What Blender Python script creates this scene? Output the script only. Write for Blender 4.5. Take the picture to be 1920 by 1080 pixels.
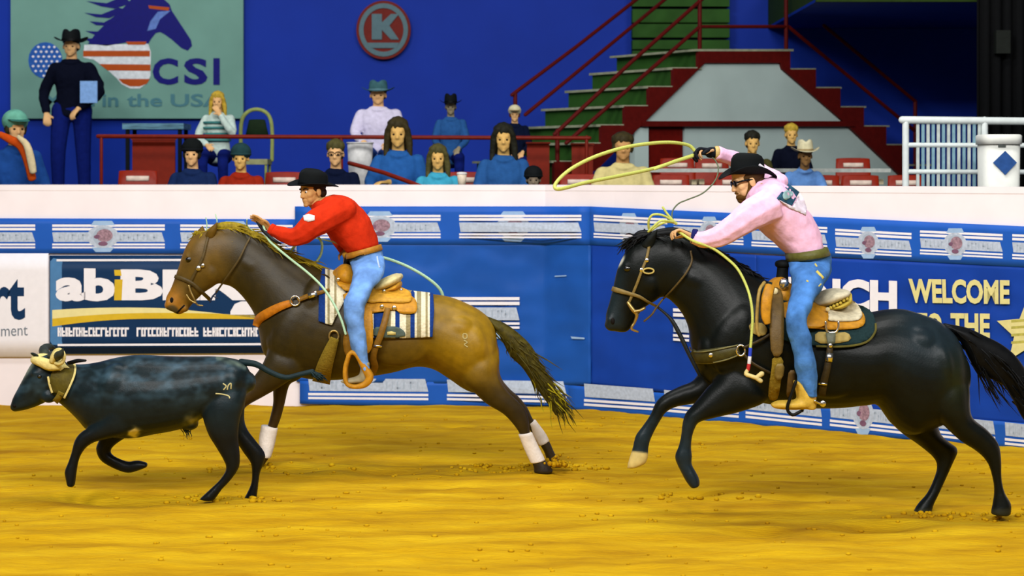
import bpy, bmesh, math, random
import numpy as np
from mathutils import Vector, Matrix, noise
from mathutils.bvhtree import BVHTree

random.seed(7)
for o in list(bpy.data.objects):
    bpy.data.objects.remove(o)
SC = bpy.context.scene
COL = SC.collection

# ------------------------------------------------------------------ camera, world, lamps, exposure
F = 3600.0          # focal length in pixels of the 1920 px wide frame
CH = 2.1            # camera height in metres
V0 = 324.0          # image row of the horizon
cam_d = bpy.data.cameras.new('camera')
cam_d.sensor_width = 36.0
cam_d.lens = F * 36.0 / 1920.0
cam_d.shift_y = -(540.0 - V0) / 1920.0
cam_d.dof.use_dof = True
cam_d.dof.focus_distance = 12.6
cam_d.dof.aperture_fstop = 2.6
cam_d.clip_end = 200
cam = bpy.data.objects.new('camera', cam_d)
cam.location = (0, 0, CH)
cam.rotation_euler = (math.radians(90), 0, 0)
COL.objects.link(cam)
SC.camera = cam

world = bpy.data.worlds.new('arena_air')
SC.world = world
world.use_nodes = True
world.node_tree.nodes['Background'].inputs[0].default_value = (0.75, 0.85, 1.0, 1)
world.node_tree.nodes['Background'].inputs[1].default_value = 0.10

def lamp(name, loc, target, size, power, color=(1, 1, 1)):
    d = bpy.data.lights.new(name, 'AREA')
    d.shape = 'RECTANGLE'
    d.size, d.size_y = size
    d.energy = power
    d.color = color
    o = bpy.data.objects.new(name, d)
    o.location = loc
    v = Vector(target) - Vector(loc)
    o.rotation_euler = v.to_track_quat('-Z', 'Y').to_euler()
    COL.objects.link(o)
    return o

lamp('arena_lamp', (-6.5, 2.5, 9.0), (-3.5, 16.0, 1.0), (4.0, 2.0), 1050, (1.0, 0.98, 0.96))
lamp('arena_lamp', (0.0, 2.0, 9.2), (0.0, 16.0, 1.0), (4.0, 2.0), 900, (1.0, 0.98, 0.96))
lamp('arena_lamp', (6.5, 1.5, 9.0), (3.0, 15.0, 1.0), (4.0, 2.0), 800, (1.0, 0.98, 0.96))
lamp('arena_lamp', (0.0, 13.2, 9.0), (0.0, 13.0, 0.0), (9.0, 1.5), 520, (1.0, 0.98, 0.95))
lamp('concourse_lamp', (-6.0, 20.0, 6.6), (-5.0, 24.0, 2.4), (4.0, 0.8), 60, (0.95, 0.98, 1.0))

SC.view_settings.view_transform = 'Standard'
SC.view_settings.look = 'None'
SC.view_settings.exposure = 0.08
SC.view_settings.gamma = 1.0
SC.view_settings.use_curve_mapping = False

# ------------------------------------------------------------------ helpers: points, tagging, materials
def P(u, v, D):
    return Vector(((u - 960.0) / F * D, D, CH - (v - V0) / F * D))

def px(co):
    return 960.0 + co[0] / co[1] * F, V0 - (co[2] - CH) / co[1] * F

def tag(o, label=None, cat=None, group=None, kind=None):
    if label: o['label'] = label
    if cat: o['category'] = cat
    if group: o['group'] = group
    if kind: o['kind'] = kind
    return o

def empty(name, loc, label=None, cat=None, group=None):
    o = bpy.data.objects.new(name, None)
    o.empty_display_size = 0.1
    o.location = loc
    COL.objects.link(o)
    return tag(o, label, cat, group)

def keep_parent(o, parent):
    o.parent = parent
    if parent is not None:
        o.matrix_parent_inverse = Matrix.LocRotScale(parent.location, parent.rotation_euler, parent.scale).inverted()

def link(name, me, mat=None, parent=None):
    o = bpy.data.objects.new(name, me)
    COL.objects.link(o)
    if mat is not None:
        for m in (mat if isinstance(mat, (list, tuple)) else [mat]):
            me.materials.append(m)
    if parent is not None:
        keep_parent(o, parent)
    return o

def lin(c):
    r = []
    for x in c[:3]:
        x = x / 255.0
        r.append(x / 12.92 if x <= 0.04045 else ((x + 0.055) / 1.055) ** 2.4)
    return r

MATS = {}
def mat(name, col, rough=0.6, metal=0.0, var=0.12, scale=18.0, bump=0.0, bscale=60.0, spec=0.12,
        sheen=0.0, attr=False, stretch=None, emit=0.0):
    """procedural principled material; col is an sRGB 0-255 triple; var mixes a darker noise into it"""
    if name in MATS:
        return MATS[name]
    m = bpy.data.materials.new(name)
    m.use_nodes = True
    nt = m.node_tree
    b = nt.nodes['Principled BSDF']
    b.inputs['Roughness'].default_value = rough
    b.inputs['Metallic'].default_value = metal
    b.inputs['Specular IOR Level'].default_value = spec
    if sheen:
        b.inputs['Sheen Weight'].default_value = sheen
    c = lin(col)
    tc = nt.nodes.new('ShaderNodeTexCoord')
    vec = tc.outputs['Object']
    if stretch:
        mp = nt.nodes.new('ShaderNodeMapping')
        mp.inputs['Scale'].default_value = stretch
        nt.links.new(vec, mp.inputs[0])
        vec = mp.outputs[0]
    n = nt.nodes.new('ShaderNodeTexNoise')
    n.inputs['Scale'].default_value = scale
    n.inputs['Detail'].default_value = 4
    nt.links.new(vec, n.inputs['Vector'])
    mix = nt.nodes.new('ShaderNodeMix')
    mix.data_type = 'RGBA'
    mix.blend_type = 'MULTIPLY'
    mix.inputs[0].default_value = 1.0
    rmp = nt.nodes.new('ShaderNodeValToRGB')
    rmp.color_ramp.elements[0].position = 0.3
    rmp.color_ramp.elements[1].position = 0.7
    lo = 1.0 - 2 * var
    hi = 1.0 + var * 0.5
    rmp.color_ramp.elements[0].color = (lo, lo, lo, 1)
    rmp.color_ramp.elements[1].color = (hi, hi, hi, 1)
    nt.links.new(n.outputs[0], rmp.inputs[0])
    nt.links.new(rmp.outputs[0], mix.inputs[7])
    if attr:
        at = nt.nodes.new('ShaderNodeVertexColor')
        at.layer_name = 'coat'
        nt.links.new(at.outputs[0], mix.inputs[6])
    else:
        mix.inputs[6].default_value = (*c, 1)
    nt.links.new(mix.outputs[2], b.inputs['Base Color'])
    if bump:
        n2 = nt.nodes.new('ShaderNodeTexNoise')
        n2.inputs['Scale'].default_value = bscale
        n2.inputs['Detail'].default_value = 3
        nt.links.new(vec, n2.inputs['Vector'])
        bp = nt.nodes.new('ShaderNodeBump')
        bp.inputs['Strength'].default_value = bump
        bp.inputs['Distance'].default_value = 0.02
        nt.links.new(n2.outputs[0], bp.inputs['Height'])
        nt.links.new(bp.outputs[0], b.inputs['Normal'])
    MATS[name] = m
    return m

def leather(name, col, **k):
    return mat('leather_' + name, col, rough=k.pop('rough', 0.5), spec=.25, var=0.14, scale=30, bump=0.12, bscale=120, **k)
def cloth(name, col, **k):
    return mat('cloth_' + name, col, rough=0.9, var=0.08, scale=25, bump=0.35, bscale=16, spec=0.05, **k)

# ------------------------------------------------------------------ helpers: mesh building
def catmull(a, k):
    a = np.asarray(a, float)
    n = len(a)
    if n < 3 or k <= 1:
        if n == 2 and k > 1:
            t = np.linspace(0, 1, k + 1)[:, None]
            return a[0] * (1 - t) + a[1] * t
        return a
    out = []
    for i in range(n - 1):
        p0 = a[i - 1] if i > 0 else 2 * a[0] - a[1]
        p1, p2 = a[i], a[i + 1]
        p3 = a[i + 2] if i + 2 < n else 2 * a[-1] - a[-2]
        for j in range(k):
            t = j / k
            out.append(0.5 * (2 * p1 + (p2 - p0) * t + (2 * p0 - 5 * p1 + 4 * p2 - p3) * t * t + (3 * p1 - p0 - 3 * p2 + p3) * t ** 3))
    out.append(a[-1])
    return np.array(out)

class MB:
    def __init__(s):
        s.v, s.f, s.mi = [], [], []
    def add(s, verts, faces, mi=0):
        b = len(s.v)
        s.v.extend([tuple(x) for x in verts])
        s.f.extend([tuple(i + b for i in f) for f in faces])
        s.mi.extend([mi] * len(faces))
        return s
    def loft(s, st, seg=16, cap=0.7, mi=0, closed=False, square=0.0):
        """st: list of (centre, axisA, axisB) rings joined into one closed tube with rounded ends"""
        rings = []
        st = [(np.array(c, float), np.array(a, float), np.array(b, float)) for c, a, b in st]
        th = np.linspace(0, 2 * math.pi, seg, endpoint=False)
        co, si = np.cos(th), np.sin(th)
        if square:
            e = 1.0 - square
            co = np.sign(co) * np.abs(co) ** e
            si = np.sign(si) * np.abs(si) ** e
        def ring(c, a, b):
            return c[None] + co[:, None] * a[None] + si[:, None] * b[None]
        seq = []
        if closed:
            seq = st
        else:
            def capr(i, j):
                c, a, b = st[i]
                d = c - st[j][0]
                L = np.linalg.norm(d)
                d = d / L if L > 1e-9 else np.array((0, 0, 1.0))
                r = min(np.linalg.norm(a), np.linalg.norm(b)) * cap
                out = []
                for q in (0.3, 0.6, 0.85):
                    k = math.cos(q * math.pi / 2)
                    out.append((c + d * r * math.sin(q * math.pi / 2), a * k, b * k))
                return out, c + d * r
            if cap:
                c0, tip0 = capr(0, 1)
                c1, tip1 = capr(-1, -2)
                seq = c0[::-1] + st + c1
            else:
                seq, tip0, tip1 = st, st[0][0], st[-1][0]
        V = np.concatenate([ring(*x) for x in seq])
        n = len(seq)
        fs = []
        for i in range(n if closed else n - 1):
            for j in range(seg):
                a, b = i * seg + j, i * seg + (j + 1) % seg
                i2 = (i + 1) % n
                fs.append((a, b, i2 * seg + (j + 1) % seg, i2 * seg + j))
        V = list(map(tuple, V))
        if not closed:
            V += [tuple(tip0), tuple(tip1)]
            t0, t1 = len(V) - 2, len(V) - 1
            for j in range(seg):
                fs.append((t0, (j + 1) % seg, j))
                fs.append((t1, (n - 1) * seg + j, (n - 1) * seg + (j + 1) % seg))
        return s.add(V, fs, mi)
    def pairs(s, st, D0, k=5, seg=28, cap=0.7, mi=0, square=0.0):
        """st: (u1,v1,u2,v2,halfwidth[,dy]) silhouette edge pairs in image pixels at distance D0"""
        a = np.array([tuple(x) + (0.0,) * (6 - len(x)) for x in st], float)
        a = catmull(a, k)
        L = []
        for u1, v1, u2, v2, w, dy in a:
            p1, p2 = P(u1, v1, D0 + dy), P(u2, v2, D0 + dy)
            L.append((tuple((p1 + p2) / 2), tuple((p1 - p2) / 2), (0, max(w, 0.002), 0)))
        return s.loft(L, seg, cap, mi, square=square)
    def tube(s, pts, r, k=4, seg=8, cap=1.0, mi=0, flat=1.0, up=None):
        """round tube through 3D points; r a number or one per point"""
        n = len(pts)
        rr = r if isinstance(r, (list, tuple)) else [r] * n
        a = catmull([tuple(p) + (q,) for p, q in zip(pts, rr)], k)
        C, R = a[:, :3], np.maximum(a[:, 3], 0.0008)
        T = np.gradient(C, axis=0)
        T /= np.maximum(np.linalg.norm(T, axis=1), 1e-9)[:, None]
        ref = np.array(up if up is not None else (0.13, 1.0, 0.21))
        A = ref - T[0] * ref.dot(T[0])
        A /= np.linalg.norm(A)
        L = []
        for i in range(len(C)):
            A = A - T[i] * A.dot(T[i])
            A /= max(np.linalg.norm(A), 1e-9)
            B = np.cross(T[i], A)
            L.append((C[i], A * R[i] * flat, B * R[i]))
        return s.loft(L, seg, cap, mi)
    def ell(s, c, ax, ay=None, az=None, seg=14, rings=9, mi=0):
        """ellipsoid: centre and three axis vectors (or three radii)"""
        if ay is None:
            rx, ry, rz = ax
            ax, ay, az = (rx, 0, 0), (0, ry, 0), (0, 0, rz)
        c, ax, ay, az = (np.array(x, float) for x in (c, ax, ay, az))
        L = []
        for i in range(1, rings):
            t = math.pi * i / rings
            L.append((c + az * math.cos(t), ax * math.sin(t), ay * math.sin(t)))
        V, n = [], len(L)
        th = np.linspace(0, 2 * math.pi, seg, endpoint=False)
        for cc, a, b in L:
            V += [tuple(cc + a * math.cos(q) + b * math.sin(q)) for q in th]
        V += [tuple(c + az), tuple(c - az)]
        fs = [(i * seg + j, i * seg + (j + 1) % seg, (i + 1) * seg + (j + 1) % seg, (i + 1) * seg + j) for i in range(n - 1) for j in range(seg)]
        fs += [(n * seg, (j + 1) % seg, j) for j in range(seg)]
        fs += [(n * seg + 1, (n - 1) * seg + j, (n - 1) * seg + (j + 1) % seg) for j in range(seg)]
        return s.add(V, fs, mi)
    def box(s, lo, hi, mi=0, M=None):
        x0, y0, z0 = lo
        x1, y1, z1 = hi
        V = [Vector(q) for q in ((x0, y0, z0), (x1, y0, z0), (x1, y1, z0), (x0, y1, z0), (x0, y0, z1), (x1, y0, z1), (x1, y1, z1), (x0, y1, z1))]
        if M is not None:
            V = [M @ q for q in V]
        return s.add(V, [(0, 3, 2, 1), (4, 5, 6, 7), (0, 1, 5, 4), (1, 2, 6, 5), (2, 3, 7, 6), (3, 0, 4, 7)], mi)
    def bar(s, a, b, w, h, mi=0, up=(0, 0, 1)):
        """rectangular bar from a to b, w across and h along up"""
        a, b = Vector(a), Vector(b)
        t = (b - a).normalized()
        upv = Vector(up)
        side = t.cross(upv)
        if side.length < 1e-5:
            side = t.cross(Vector((0, 1, 0)))
        side.normalize()
        u = side.cross(t).normalized()
        V = []
        for p in (a, b):
            for sx, sz in ((-1, -1), (1, -1), (1, 1), (-1, 1)):
                V.append(p + side * sx * w / 2 + u * sz * h / 2)
        return s.add(V, [(3, 2, 1, 0), (4, 5, 6, 7), (0, 1, 5, 4), (1, 2, 6, 5), (2, 3, 7, 6), (3, 0, 4, 7)], mi)
    def prism(s, front, back, mi=0):
        n = len(front)
        V = list(front) + list(back)
        fs = [tuple(range(n)), tuple(range(2 * n - 1, n - 1, -1))]
        fs += [(i, i + n, (i + 1) % n + n, (i + 1) % n) for i in range(n)]
        return s.add(V, fs, mi)
    def mesh(s, name, smooth=True):
        me = bpy.data.meshes.new(name)
        me.from_pydata(s.v, [], s.f)
        if any(s.mi):
            me.polygons.foreach_set('material_index', s.mi)
        if smooth:
            me.polygons.foreach_set('use_smooth', [True] * len(me.polygons))
        bm = bmesh.new()
        bm.from_mesh(me)
        bmesh.ops.recalc_face_normals(bm, faces=bm.faces)
        bm.to_mesh(me)
        bm.free()
        me.update()
        return me
    def build(s, name, m=None, parent=None, smooth=True, label=None):
        o = link(name, s.mesh(name, smooth), m, parent)
        if label: o['label'] = label
        return o
    def remesh(s, name, voxel, smooth=6, keep=None):
        """fuse all pieces into one continuous surface"""
        me = s.mesh(name)
        o = bpy.data.objects.new(name + '_tmp', me)
        COL.objects.link(o)
        r = o.modifiers.new('r', 'REMESH')
        r.mode = 'VOXEL'
        r.voxel_size = voxel
        r.use_smooth_shade = True
        if smooth:
            sm = o.modifiers.new('s', 'SMOOTH')
            sm.factor = 0.5
            sm.iterations = smooth
        dg = bpy.context.evaluated_depsgraph_get()
        out = bpy.data.meshes.new_from_object(o.evaluated_get(dg))
        bpy.data.objects.remove(o)
        bpy.data.meshes.remove(me)
        out.name = name
        out.polygons.foreach_set('use_smooth', [True] * len(out.polygons))
        return out

def paint(me, fn):
    """store a coat colour per vertex (fn: co, u, v -> sRGB triple)"""
    n = len(me.vertices)
    co = np.empty(n * 3, dtype=np.float32)
    me.vertices.foreach_get('co', co)
    co = co.reshape(-1, 3)
    U = 960.0 + co[:, 0] / co[:, 1] * F
    V = V0 - (co[:, 2] - CH) / co[:, 1] * F
    c = np.asarray(fn(co, U, V), dtype=np.float32) / 255.0
    c = np.where(c <= 0.04045, c / 12.92, ((c + 0.055) / 1.055) ** 2.4)
    at = me.color_attributes.new('coat', 'FLOAT_COLOR', 'POINT')
    at.data.foreach_set('color', np.concatenate([c, np.ones((n, 1), np.float32)], axis=1).ravel())

def sstep(a, b, x):
    t = np.clip((x - a) / (b - a), 0, 1)
    return (t * t * (3 - 2 * t))[:, None]

def blend(base, col, w):
    return base * (1 - w) + np.array(col, float) * w

def wrinkle(me, amp, scale, stretch=(1, 1, 1)):
    me.update()
    n = len(me.vertices)
    co = np.empty(n * 3)
    no = np.empty(n * 3)
    me.vertices.foreach_get('co', co)
    me.vertex_normals.foreach_get('vector', no)
    co, no = co.reshape(-1, 3), no.reshape(-1, 3)
    d = np.array([noise.noise(Vector((x * scale * stretch[0], y * scale * stretch[1], z * scale * stretch[2]))) +
                  0.5 * noise.noise(Vector((x * scale * 2.1, y * scale * 2.1, z * scale * 2.1))) for x, y, z in co])
    co += no * (d * amp)[:, None]
    me.vertices.foreach_set('co', co.ravel())
    me.update()

def bvh_of(meshes):
    V, Fs = [], []
    for me in meshes:
        b = len(V)
        V += [v.co.copy() for v in me.vertices]
        Fs += [tuple(i + b for i in p.vertices) for p in me.polygons]
    return BVHTree.FromPolygons(V, Fs)

CAMV = Vector((0, 0, CH))
def hit(bvh, u, v, D0):
    d = P(u, v, 1.0) - CAMV
    d.normalize()
    h = bvh.ray_cast(CAMV, d) if bvh is not None else (None,) * 4
    if h[0] is None:
        return None, d
    return h[0], d

def chaikin(p, n=2, closed=True):
    p = [tuple(q) for q in p]
    for _ in range(n):
        out = []
        m = len(p)
        for i in range(m if closed else m - 1):
            a, b = p[i], p[(i + 1) % m]
            out += [tuple(0.75 * x + 0.25 * y for x, y in zip(a, b)), tuple(0.25 * x + 0.75 * y for x, y in zip(a, b))]
        if not closed:
            out = [p[0]] + out + [p[-1]]
        p = out
    return p

def drape(verts2, faces, bvh, D0, lift, thick, smooth_it=3):
    """lay a flat pattern (image pixels) on the surface under it and give it thickness"""
    n = len(verts2)
    dep, dirs = [None] * n, []
    for i, (u, v) in enumerate(verts2):
        h, d = hit(bvh, u, v, D0)
        dirs.append(d)
        if h is not None and abs(h.y - D0) < 0.6:
            dep[i] = (h - CAMV).length
    nb = [set() for _ in range(n)]
    for f in faces:
        for a, b in zip(f, f[1:] + f[:1]):
            nb[a].add(b)
            nb[b].add(a)
    miss = [i for i in range(n) if dep[i] is None]
    known = [x for x in dep if x is not None]
    for i in miss:
        near = [dep[j] for j in nb[i] if dep[j] is not None]
        dep[i] = (sum(near) / len(near) + 0.02) if near else ((max(known)) if known else D0)
    for _ in range(smooth_it):
        dep = [0.5 * dep[i] + 0.5 * sum(dep[j] for j in nb[i]) / len(nb[i]) if nb[i] else dep[i] for i in range(n)]
    lo = [CAMV + dirs[i] * (dep[i] - lift) for i in range(n)]
    hi = [CAMV + dirs[i] * (dep[i] - lift - thick) for i in range(n)]
    cnt = {}
    for f in faces:
        for a, b in zip(f, f[1:] + f[:1]):
            cnt[(a, b)] = 1
    fs = [tuple(f) for f in faces] + [tuple(i + n for i in reversed(f)) for f in faces]
    fs += [(a, b, b + n, a + n) for (a, b) in cnt if (b, a) not in cnt]
    return lo + hi, fs

def fill(poly, step=6.0):
    """grid-fill a pixel polygon: returns 2D verts and faces"""
    bm = bmesh.new()
    vs = [bm.verts.new((p[0], p[1], 0)) for p in poly]
    bm.faces.new(vs)
    us = [p[0] for p in poly]
    vv = [p[1] for p in poly]
    for ax, lo, hi in ((0, min(us), max(us)), (1, min(vv), max(vv))):
        k = max(1, int((hi - lo) / step))
        for i in range(1, k):
            c = lo + (hi - lo) * i / k
            co = (c, 0, 0) if ax == 0 else (0, c, 0)
            no = (1, 0, 0) if ax == 0 else (0, 1, 0)
            bmesh.ops.bisect_plane(bm, geom=bm.verts[:] + bm.edges[:] + bm.faces[:], plane_co=co, plane_no=no, dist=1e-4)
    bmesh.ops.triangulate(bm, faces=[f for f in bm.faces if len(f.verts) > 4])
    bm.normal_update()
    for f in bm.faces:
        if f.normal.z < 0:
            f.normal_flip()
    bm.verts.index_update()
    V = [(v.co.x, v.co.y) for v in bm.verts]
    Fs = [[v.index for v in f.verts] for f in bm.faces]
    bm.free()
    return V, Fs

def patch(mb, poly, bvh, D0, lift=0.004, thick=0.008, step=6.0, rnd=1, mi=0, smooth_it=3, miof=None):
    if rnd:
        poly = chaikin(poly, rnd)
    V, Fs = fill(poly, step)
    v3, f3 = drape(V, Fs, bvh, D0, lift, thick, smooth_it)
    b = len(mb.f)
    mb.add(v3, f3, mi)
    if miof:
        for i, f in enumerate(f3):
            uu = sum(V[j % len(V)][0] for j in f) / len(f)
            mb.mi[b + i] = miof(uu)
    return mb

def ribbon(mb, pts, width, bvh, D0, lift=0.004, thick=0.006, k=6, mi=0, smooth_it=2):
    """strap along a pixel path; width px (number or per point)"""
    w = width if isinstance(width, (list, tuple)) else [width] * len(pts)
    a = catmull([tuple(p) + (q,) for p, q in zip(pts, w)], k)
    T = np.gradient(a[:, :2], axis=0)
    T /= np.maximum(np.linalg.norm(T, axis=1), 1e-9)[:, None]
    N = np.stack([-T[:, 1], T[:, 0]], axis=1)
    V, Fs = [], []
    for i in range(len(a)):
        for q in (-0.5, 0.0, 0.5):
            V.append(tuple(a[i, :2] + N[i] * a[i, 2] * q))
    for i in range(len(a) - 1):
        for j in range(2):
            Fs.append([i * 3 + j, i * 3 + j + 1, (i + 1) * 3 + j + 1, (i + 1) * 3 + j])
    v3, f3 = drape(V, Fs, bvh, D0, lift, thick, smooth_it)
    return mb.add(v3, f3, mi)

def on(bvh, u, v, D0, lift=0.0):
    h, d = hit(bvh, u, v, D0)
    return (h - d * lift) if h is not None else P(u, v, D0)

def islands(V, Fs):
    """split a mesh into its separate pieces"""
    par = list(range(len(V)))
    def find(i):
        while par[i] != i:
            par[i] = par[par[i]]
            i = par[i]
        return i
    for f in Fs:
        for a in f[1:]:
            par[find(a)] = find(f[0])
    g = {}
    for f in Fs:
        g.setdefault(find(f[0]), []).append(f)
    out = []
    for fs in g.values():
        ids = sorted({i for f in fs for i in f})
        m = {i: k for k, i in enumerate(ids)}
        out.append(([V[i] for i in ids], [tuple(m[i] for i in f) for f in fs]))
    return out

FONTCACHE = {}
def text_mesh(txt, bold=0.0, res=3):
    """letters as flat polygons normalised to the unit square"""
    key = (txt, bold)
    if key not in FONTCACHE:
        cu = bpy.data.curves.new('letters', 'FONT')
        cu.body = txt
        cu.resolution_u = res
        cu.offset = bold
        cu.fill_mode = 'FRONT'
        o = bpy.data.objects.new('letters_tmp', cu)
        COL.objects.link(o)
        dg = bpy.context.evaluated_depsgraph_get()
        me = bpy.data.meshes.new_from_object(o.evaluated_get(dg))
        V = [tuple(v.co)[:2] for v in me.vertices]
        Fs = [tuple(p.vertices) for p in me.polygons]
        bpy.data.objects.remove(o)
        bpy.data.meshes.remove(me)
        x0, x1 = min(v[0] for v in V), max(v[0] for v in V)
        y0, y1 = min(v[1] for v in V), max(v[1] for v in V)
        FONTCACHE[key] = ([((x - x0) / (x1 - x0), (y - y0) / (y1 - y0)) for x, y in V], Fs)
    return FONTCACHE[key]
# ------------------------------------------------------------------ the arena floor
def dirt_material():
    m = bpy.data.materials.new('arena_dirt')
    m.use_nodes = True
    nt = m.node_tree
    b = nt.nodes['Principled BSDF']
    b.inputs['Roughness'].default_value = 0.95
    b.inputs['Specular IOR Level'].default_value = 0.1
    tc = nt.nodes.new('ShaderNodeTexCoord')
    mp = nt.nodes.new('ShaderNodeMapping')
    mp.inputs['Scale'].default_value = (0.6, 2.4, 1)
    nt.links.new(tc.outputs['Object'], mp.inputs[0])
    n = nt.nodes.new('ShaderNodeTexNoise')
    n.inputs['Scale'].default_value = 1.6
    n.inputs['Detail'].default_value = 7
    n.inputs['Roughness'].default_value = 0.62
    nt.links.new(mp.outputs[0], n.inputs['Vector'])
    r = nt.nodes.new('ShaderNodeValToRGB')
    e = r.color_ramp.elements
    e[0].position, e[0].color = 0.28, (*lin((152, 108, 5)), 1)
    e[1].position, e[1].color = 0.72, (*lin((208, 170, 22)), 1)
    e2 = e.new(0.5)
    e2.color = (*lin((186, 144, 10)), 1)
    nt.links.new(n.outputs[0], r.inputs[0])
    nt.links.new(r.outputs[0], b.inputs['Base Color'])
    n2 = nt.nodes.new('ShaderNodeTexNoise')
    n2.inputs['Scale'].default_value = 26
    n2.inputs['Detail'].default_value = 5
    nt.links.new(mp.outputs[0], n2.inputs['Vector'])
    bp = nt.nodes.new('ShaderNodeBump')
    bp.inputs['Strength'].default_value = 0.5
    bp.inputs['Distance'].default_value = 0.03
    nt.links.new(n2.outputs[0], bp.inputs['Height'])
    nt.links.new(bp.outputs[0], b.inputs['Normal'])
    return m
DIRT = dirt_material()

PRINTS = [(P(u, v, CH * F / (v - V0)), r) for u, v, r in ((940, 882, .16), (560, 884, .2), (720, 886, .2), (1420, 1000, .15), (1500, 940, .13), (1600, 870, .12),
          (1660, 990, .2), (250, 940, .25), (150, 938, .2), (1300, 930, .14), (1040, 905, .12), (1220, 900, .1), (860, 800, .1), (1100, 800, .1), (1160, 786, .09))]
def dirt_height(x, y):
    z = 0.022 * noise.noise(Vector((x * 0.9, y * 1.6, 0))) + 0.016 * noise.noise(Vector((x * 2.2, y * 6.0, 3.1)))
    z += 0.010 * noise.noise(Vector((x * 6.0, y * 13.0, 7.7)))
    for p, r in PRINTS:
        dx, dy = (x - p.x) / (r * 1.7), (y - p.y) / r
        q = dx * dx + dy * dy
        if q < 4:
            z += -0.03 * math.exp(-q * 2.2) + 0.012 * math.exp(-(math.sqrt(q) - 1.2) ** 2 * 6)
    return z
def arena_floor():
    xs = np.arange(-5.2, 5.3, 0.05)
    ys = np.arange(8.6, 17.9, 0.036)
    nx, ny = len(xs), len(ys)
    V = [(x, y, dirt_height(x, y)) for y in ys for x in xs]
    Fs = [(j * nx + i, j * nx + i + 1, (j + 1) * nx + i + 1, (j + 1) * nx + i) for j in range(ny - 1) for i in range(nx - 1)]
    # coarse surround out to the edges of the arena
    b = len(V)
    x0, x1, y0, y1 = xs[0], xs[-1], ys[0], ys[-1]
    V += [(-14, -4, 0), (14, -4, 0), (14, 18.5, 0), (-14, 18.5, 0), (x0, y0, 0), (x1, y0, 0), (x1, y1, 0), (x0, y1, 0)]
    Fs += [(b, b + 1, b + 5, b + 4), (b + 1, b + 2, b + 6, b + 5), (b + 2, b + 3, b + 7, b + 6), (b + 3, b, b + 4, b + 7)]
    mb = MB().add(V, Fs)
    me = bpy.data.meshes.new('floor')
    me.from_pydata(mb.v, [], mb.f)
    me.polygons.foreach_set('use_smooth', [True] * len(me.polygons))
    o = link('floor', me, DIRT)
    tag(o, 'golden brown harrowed arena dirt with hoof marks', kind='structure')
arena_floor()

# loose clods lying on and thrown off the dirt
def clods():
    mb = MB()
    rnd = random.Random(3)
    spots = [(1035, 874, .16, 46), (1010, 880, .2, 40), (925, 880, .22, 40), (1880, 966, .2, 30), (1735, 966, .2, 26), (1300, 935, .2, 20), (470, 936, .2, 20), (385, 937, .15, 16), (500, 878, .2, 24)]
    for u, v, s, n in spots:
        c = P(u, v, CH * F / (v - V0))
        for _ in range(n):
            x, y = c.x + rnd.gauss(0, s), c.y + rnd.gauss(0, s * .5)
            r = rnd.uniform(.006, .02)
            mb.ell((x, y, dirt_height(x, y) + r * .4), (r * rnd.uniform(.8, 1.5), r, r * .8), seg=6, rings=4)
    for _ in range(500):
        x, y = rnd.uniform(-3.6, 4.2), rnd.uniform(9.8, 16.6)
        if y > min(17.0, 17.3 - .72 * max(0, x - .4)) - .35: continue
        r = rnd.uniform(.004, .015)
        mb.ell((x, y, dirt_height(x, y) + r * .3), (r * rnd.uniform(.8, 1.6), r, r * .7), seg=6, rings=4)
    for _ in range(60):      # thrown up behind the hind feet
        q = rnd.random()
        p = P(1035 + rnd.gauss(0, 16) + 14 * q, 872 - 22 * q * rnd.random(), 13.5 + rnd.gauss(0, .15))
        r = rnd.uniform(.006, .02)
        mb.ell(p, (r, r, r), seg=6, rings=4)
    o = mb.build('dirt_clods', DIRT)
    tag(o, 'loose dirt clods scattered over the arena and thrown up by the hooves', 'dirt', kind='stuff')
clods()

# ------------------------------------------------------------------ the arena wall and what hangs on it
WALL = [(-13.0, 17.47), (0.3, 17.30), (0.9, 16.92), (3.84, 14.72), (9.0, 10.85)]
def wall_lines(off):
    L = []
    for (x0, y0), (x1, y1) in zip(WALL, WALL[1:]):
        dx, dy = x1 - x0, y1 - y0
        l = math.hypot(dx, dy)
        nx, ny = dy / l, -dx / l          # towards the arena
        L.append((x0 + nx * off, y0 + ny * off, dx, dy))
    return L
WL = {}
def W(u, v, off=0.0):
    """point of the arena wall (moved off metres into the arena) seen at a pixel"""
    key = round(off, 5)
    if key not in WL:
        WL[key] = wall_lines(off)
    s = (u - 960.0) / F
    best = None
    for x0, y0, dx, dy in WL[key]:
        den = dx - s * dy
        t = (s * y0 - x0) / den
        y = y0 + t * dy
        if y > 0 and (best is None or y < best):
            best = y
    return Vector((s * best, best, CH - (v - V0) / F * best))

def wall_prism(z0, z1, o0, o1):
    mb = MB()
    pts = []
    for off in (o1, o0):
        L = wall_lines(off)
        row = [(L[0][0], L[0][1])]
        for a, b in zip(L, L[1:]):
            den = a[2] * b[3] - a[3] * b[2]
            t = ((b[0] - a[0]) * b[3] - (b[1] - a[1]) * b[2]) / den
            row.append((a[0] + t * a[2], a[1] + t * a[3]))
        row.append((L[-1][0] + L[-1][2], L[-1][1] + L[-1][3]))
        pts.append(row)
    n = len(pts[0])
    for i in range(n - 1):
        q = [pts[0][i], pts[0][i + 1], pts[1][i + 1], pts[1][i]]
        lo = [(x, y, z0) for x, y in q]
        hi = [(x, y, z1) for x, y in q]
        mb.prism(lo, hi)
    return mb
WHITE = mat('painted_white_board', (236, 228, 232), rough=0.55, var=0.03, scale=3)
wallo = wall_prism(-0.1, 1.94, -0.14, 0.0).build('wall_front', WHITE, smooth=False)
tag(wallo, 'white painted arena wall behind the horses', kind='structure')
capo = wall_prism(1.94, 1.992, -0.18, 0.003).build('trim_1', WHITE, smooth=False)
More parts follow.
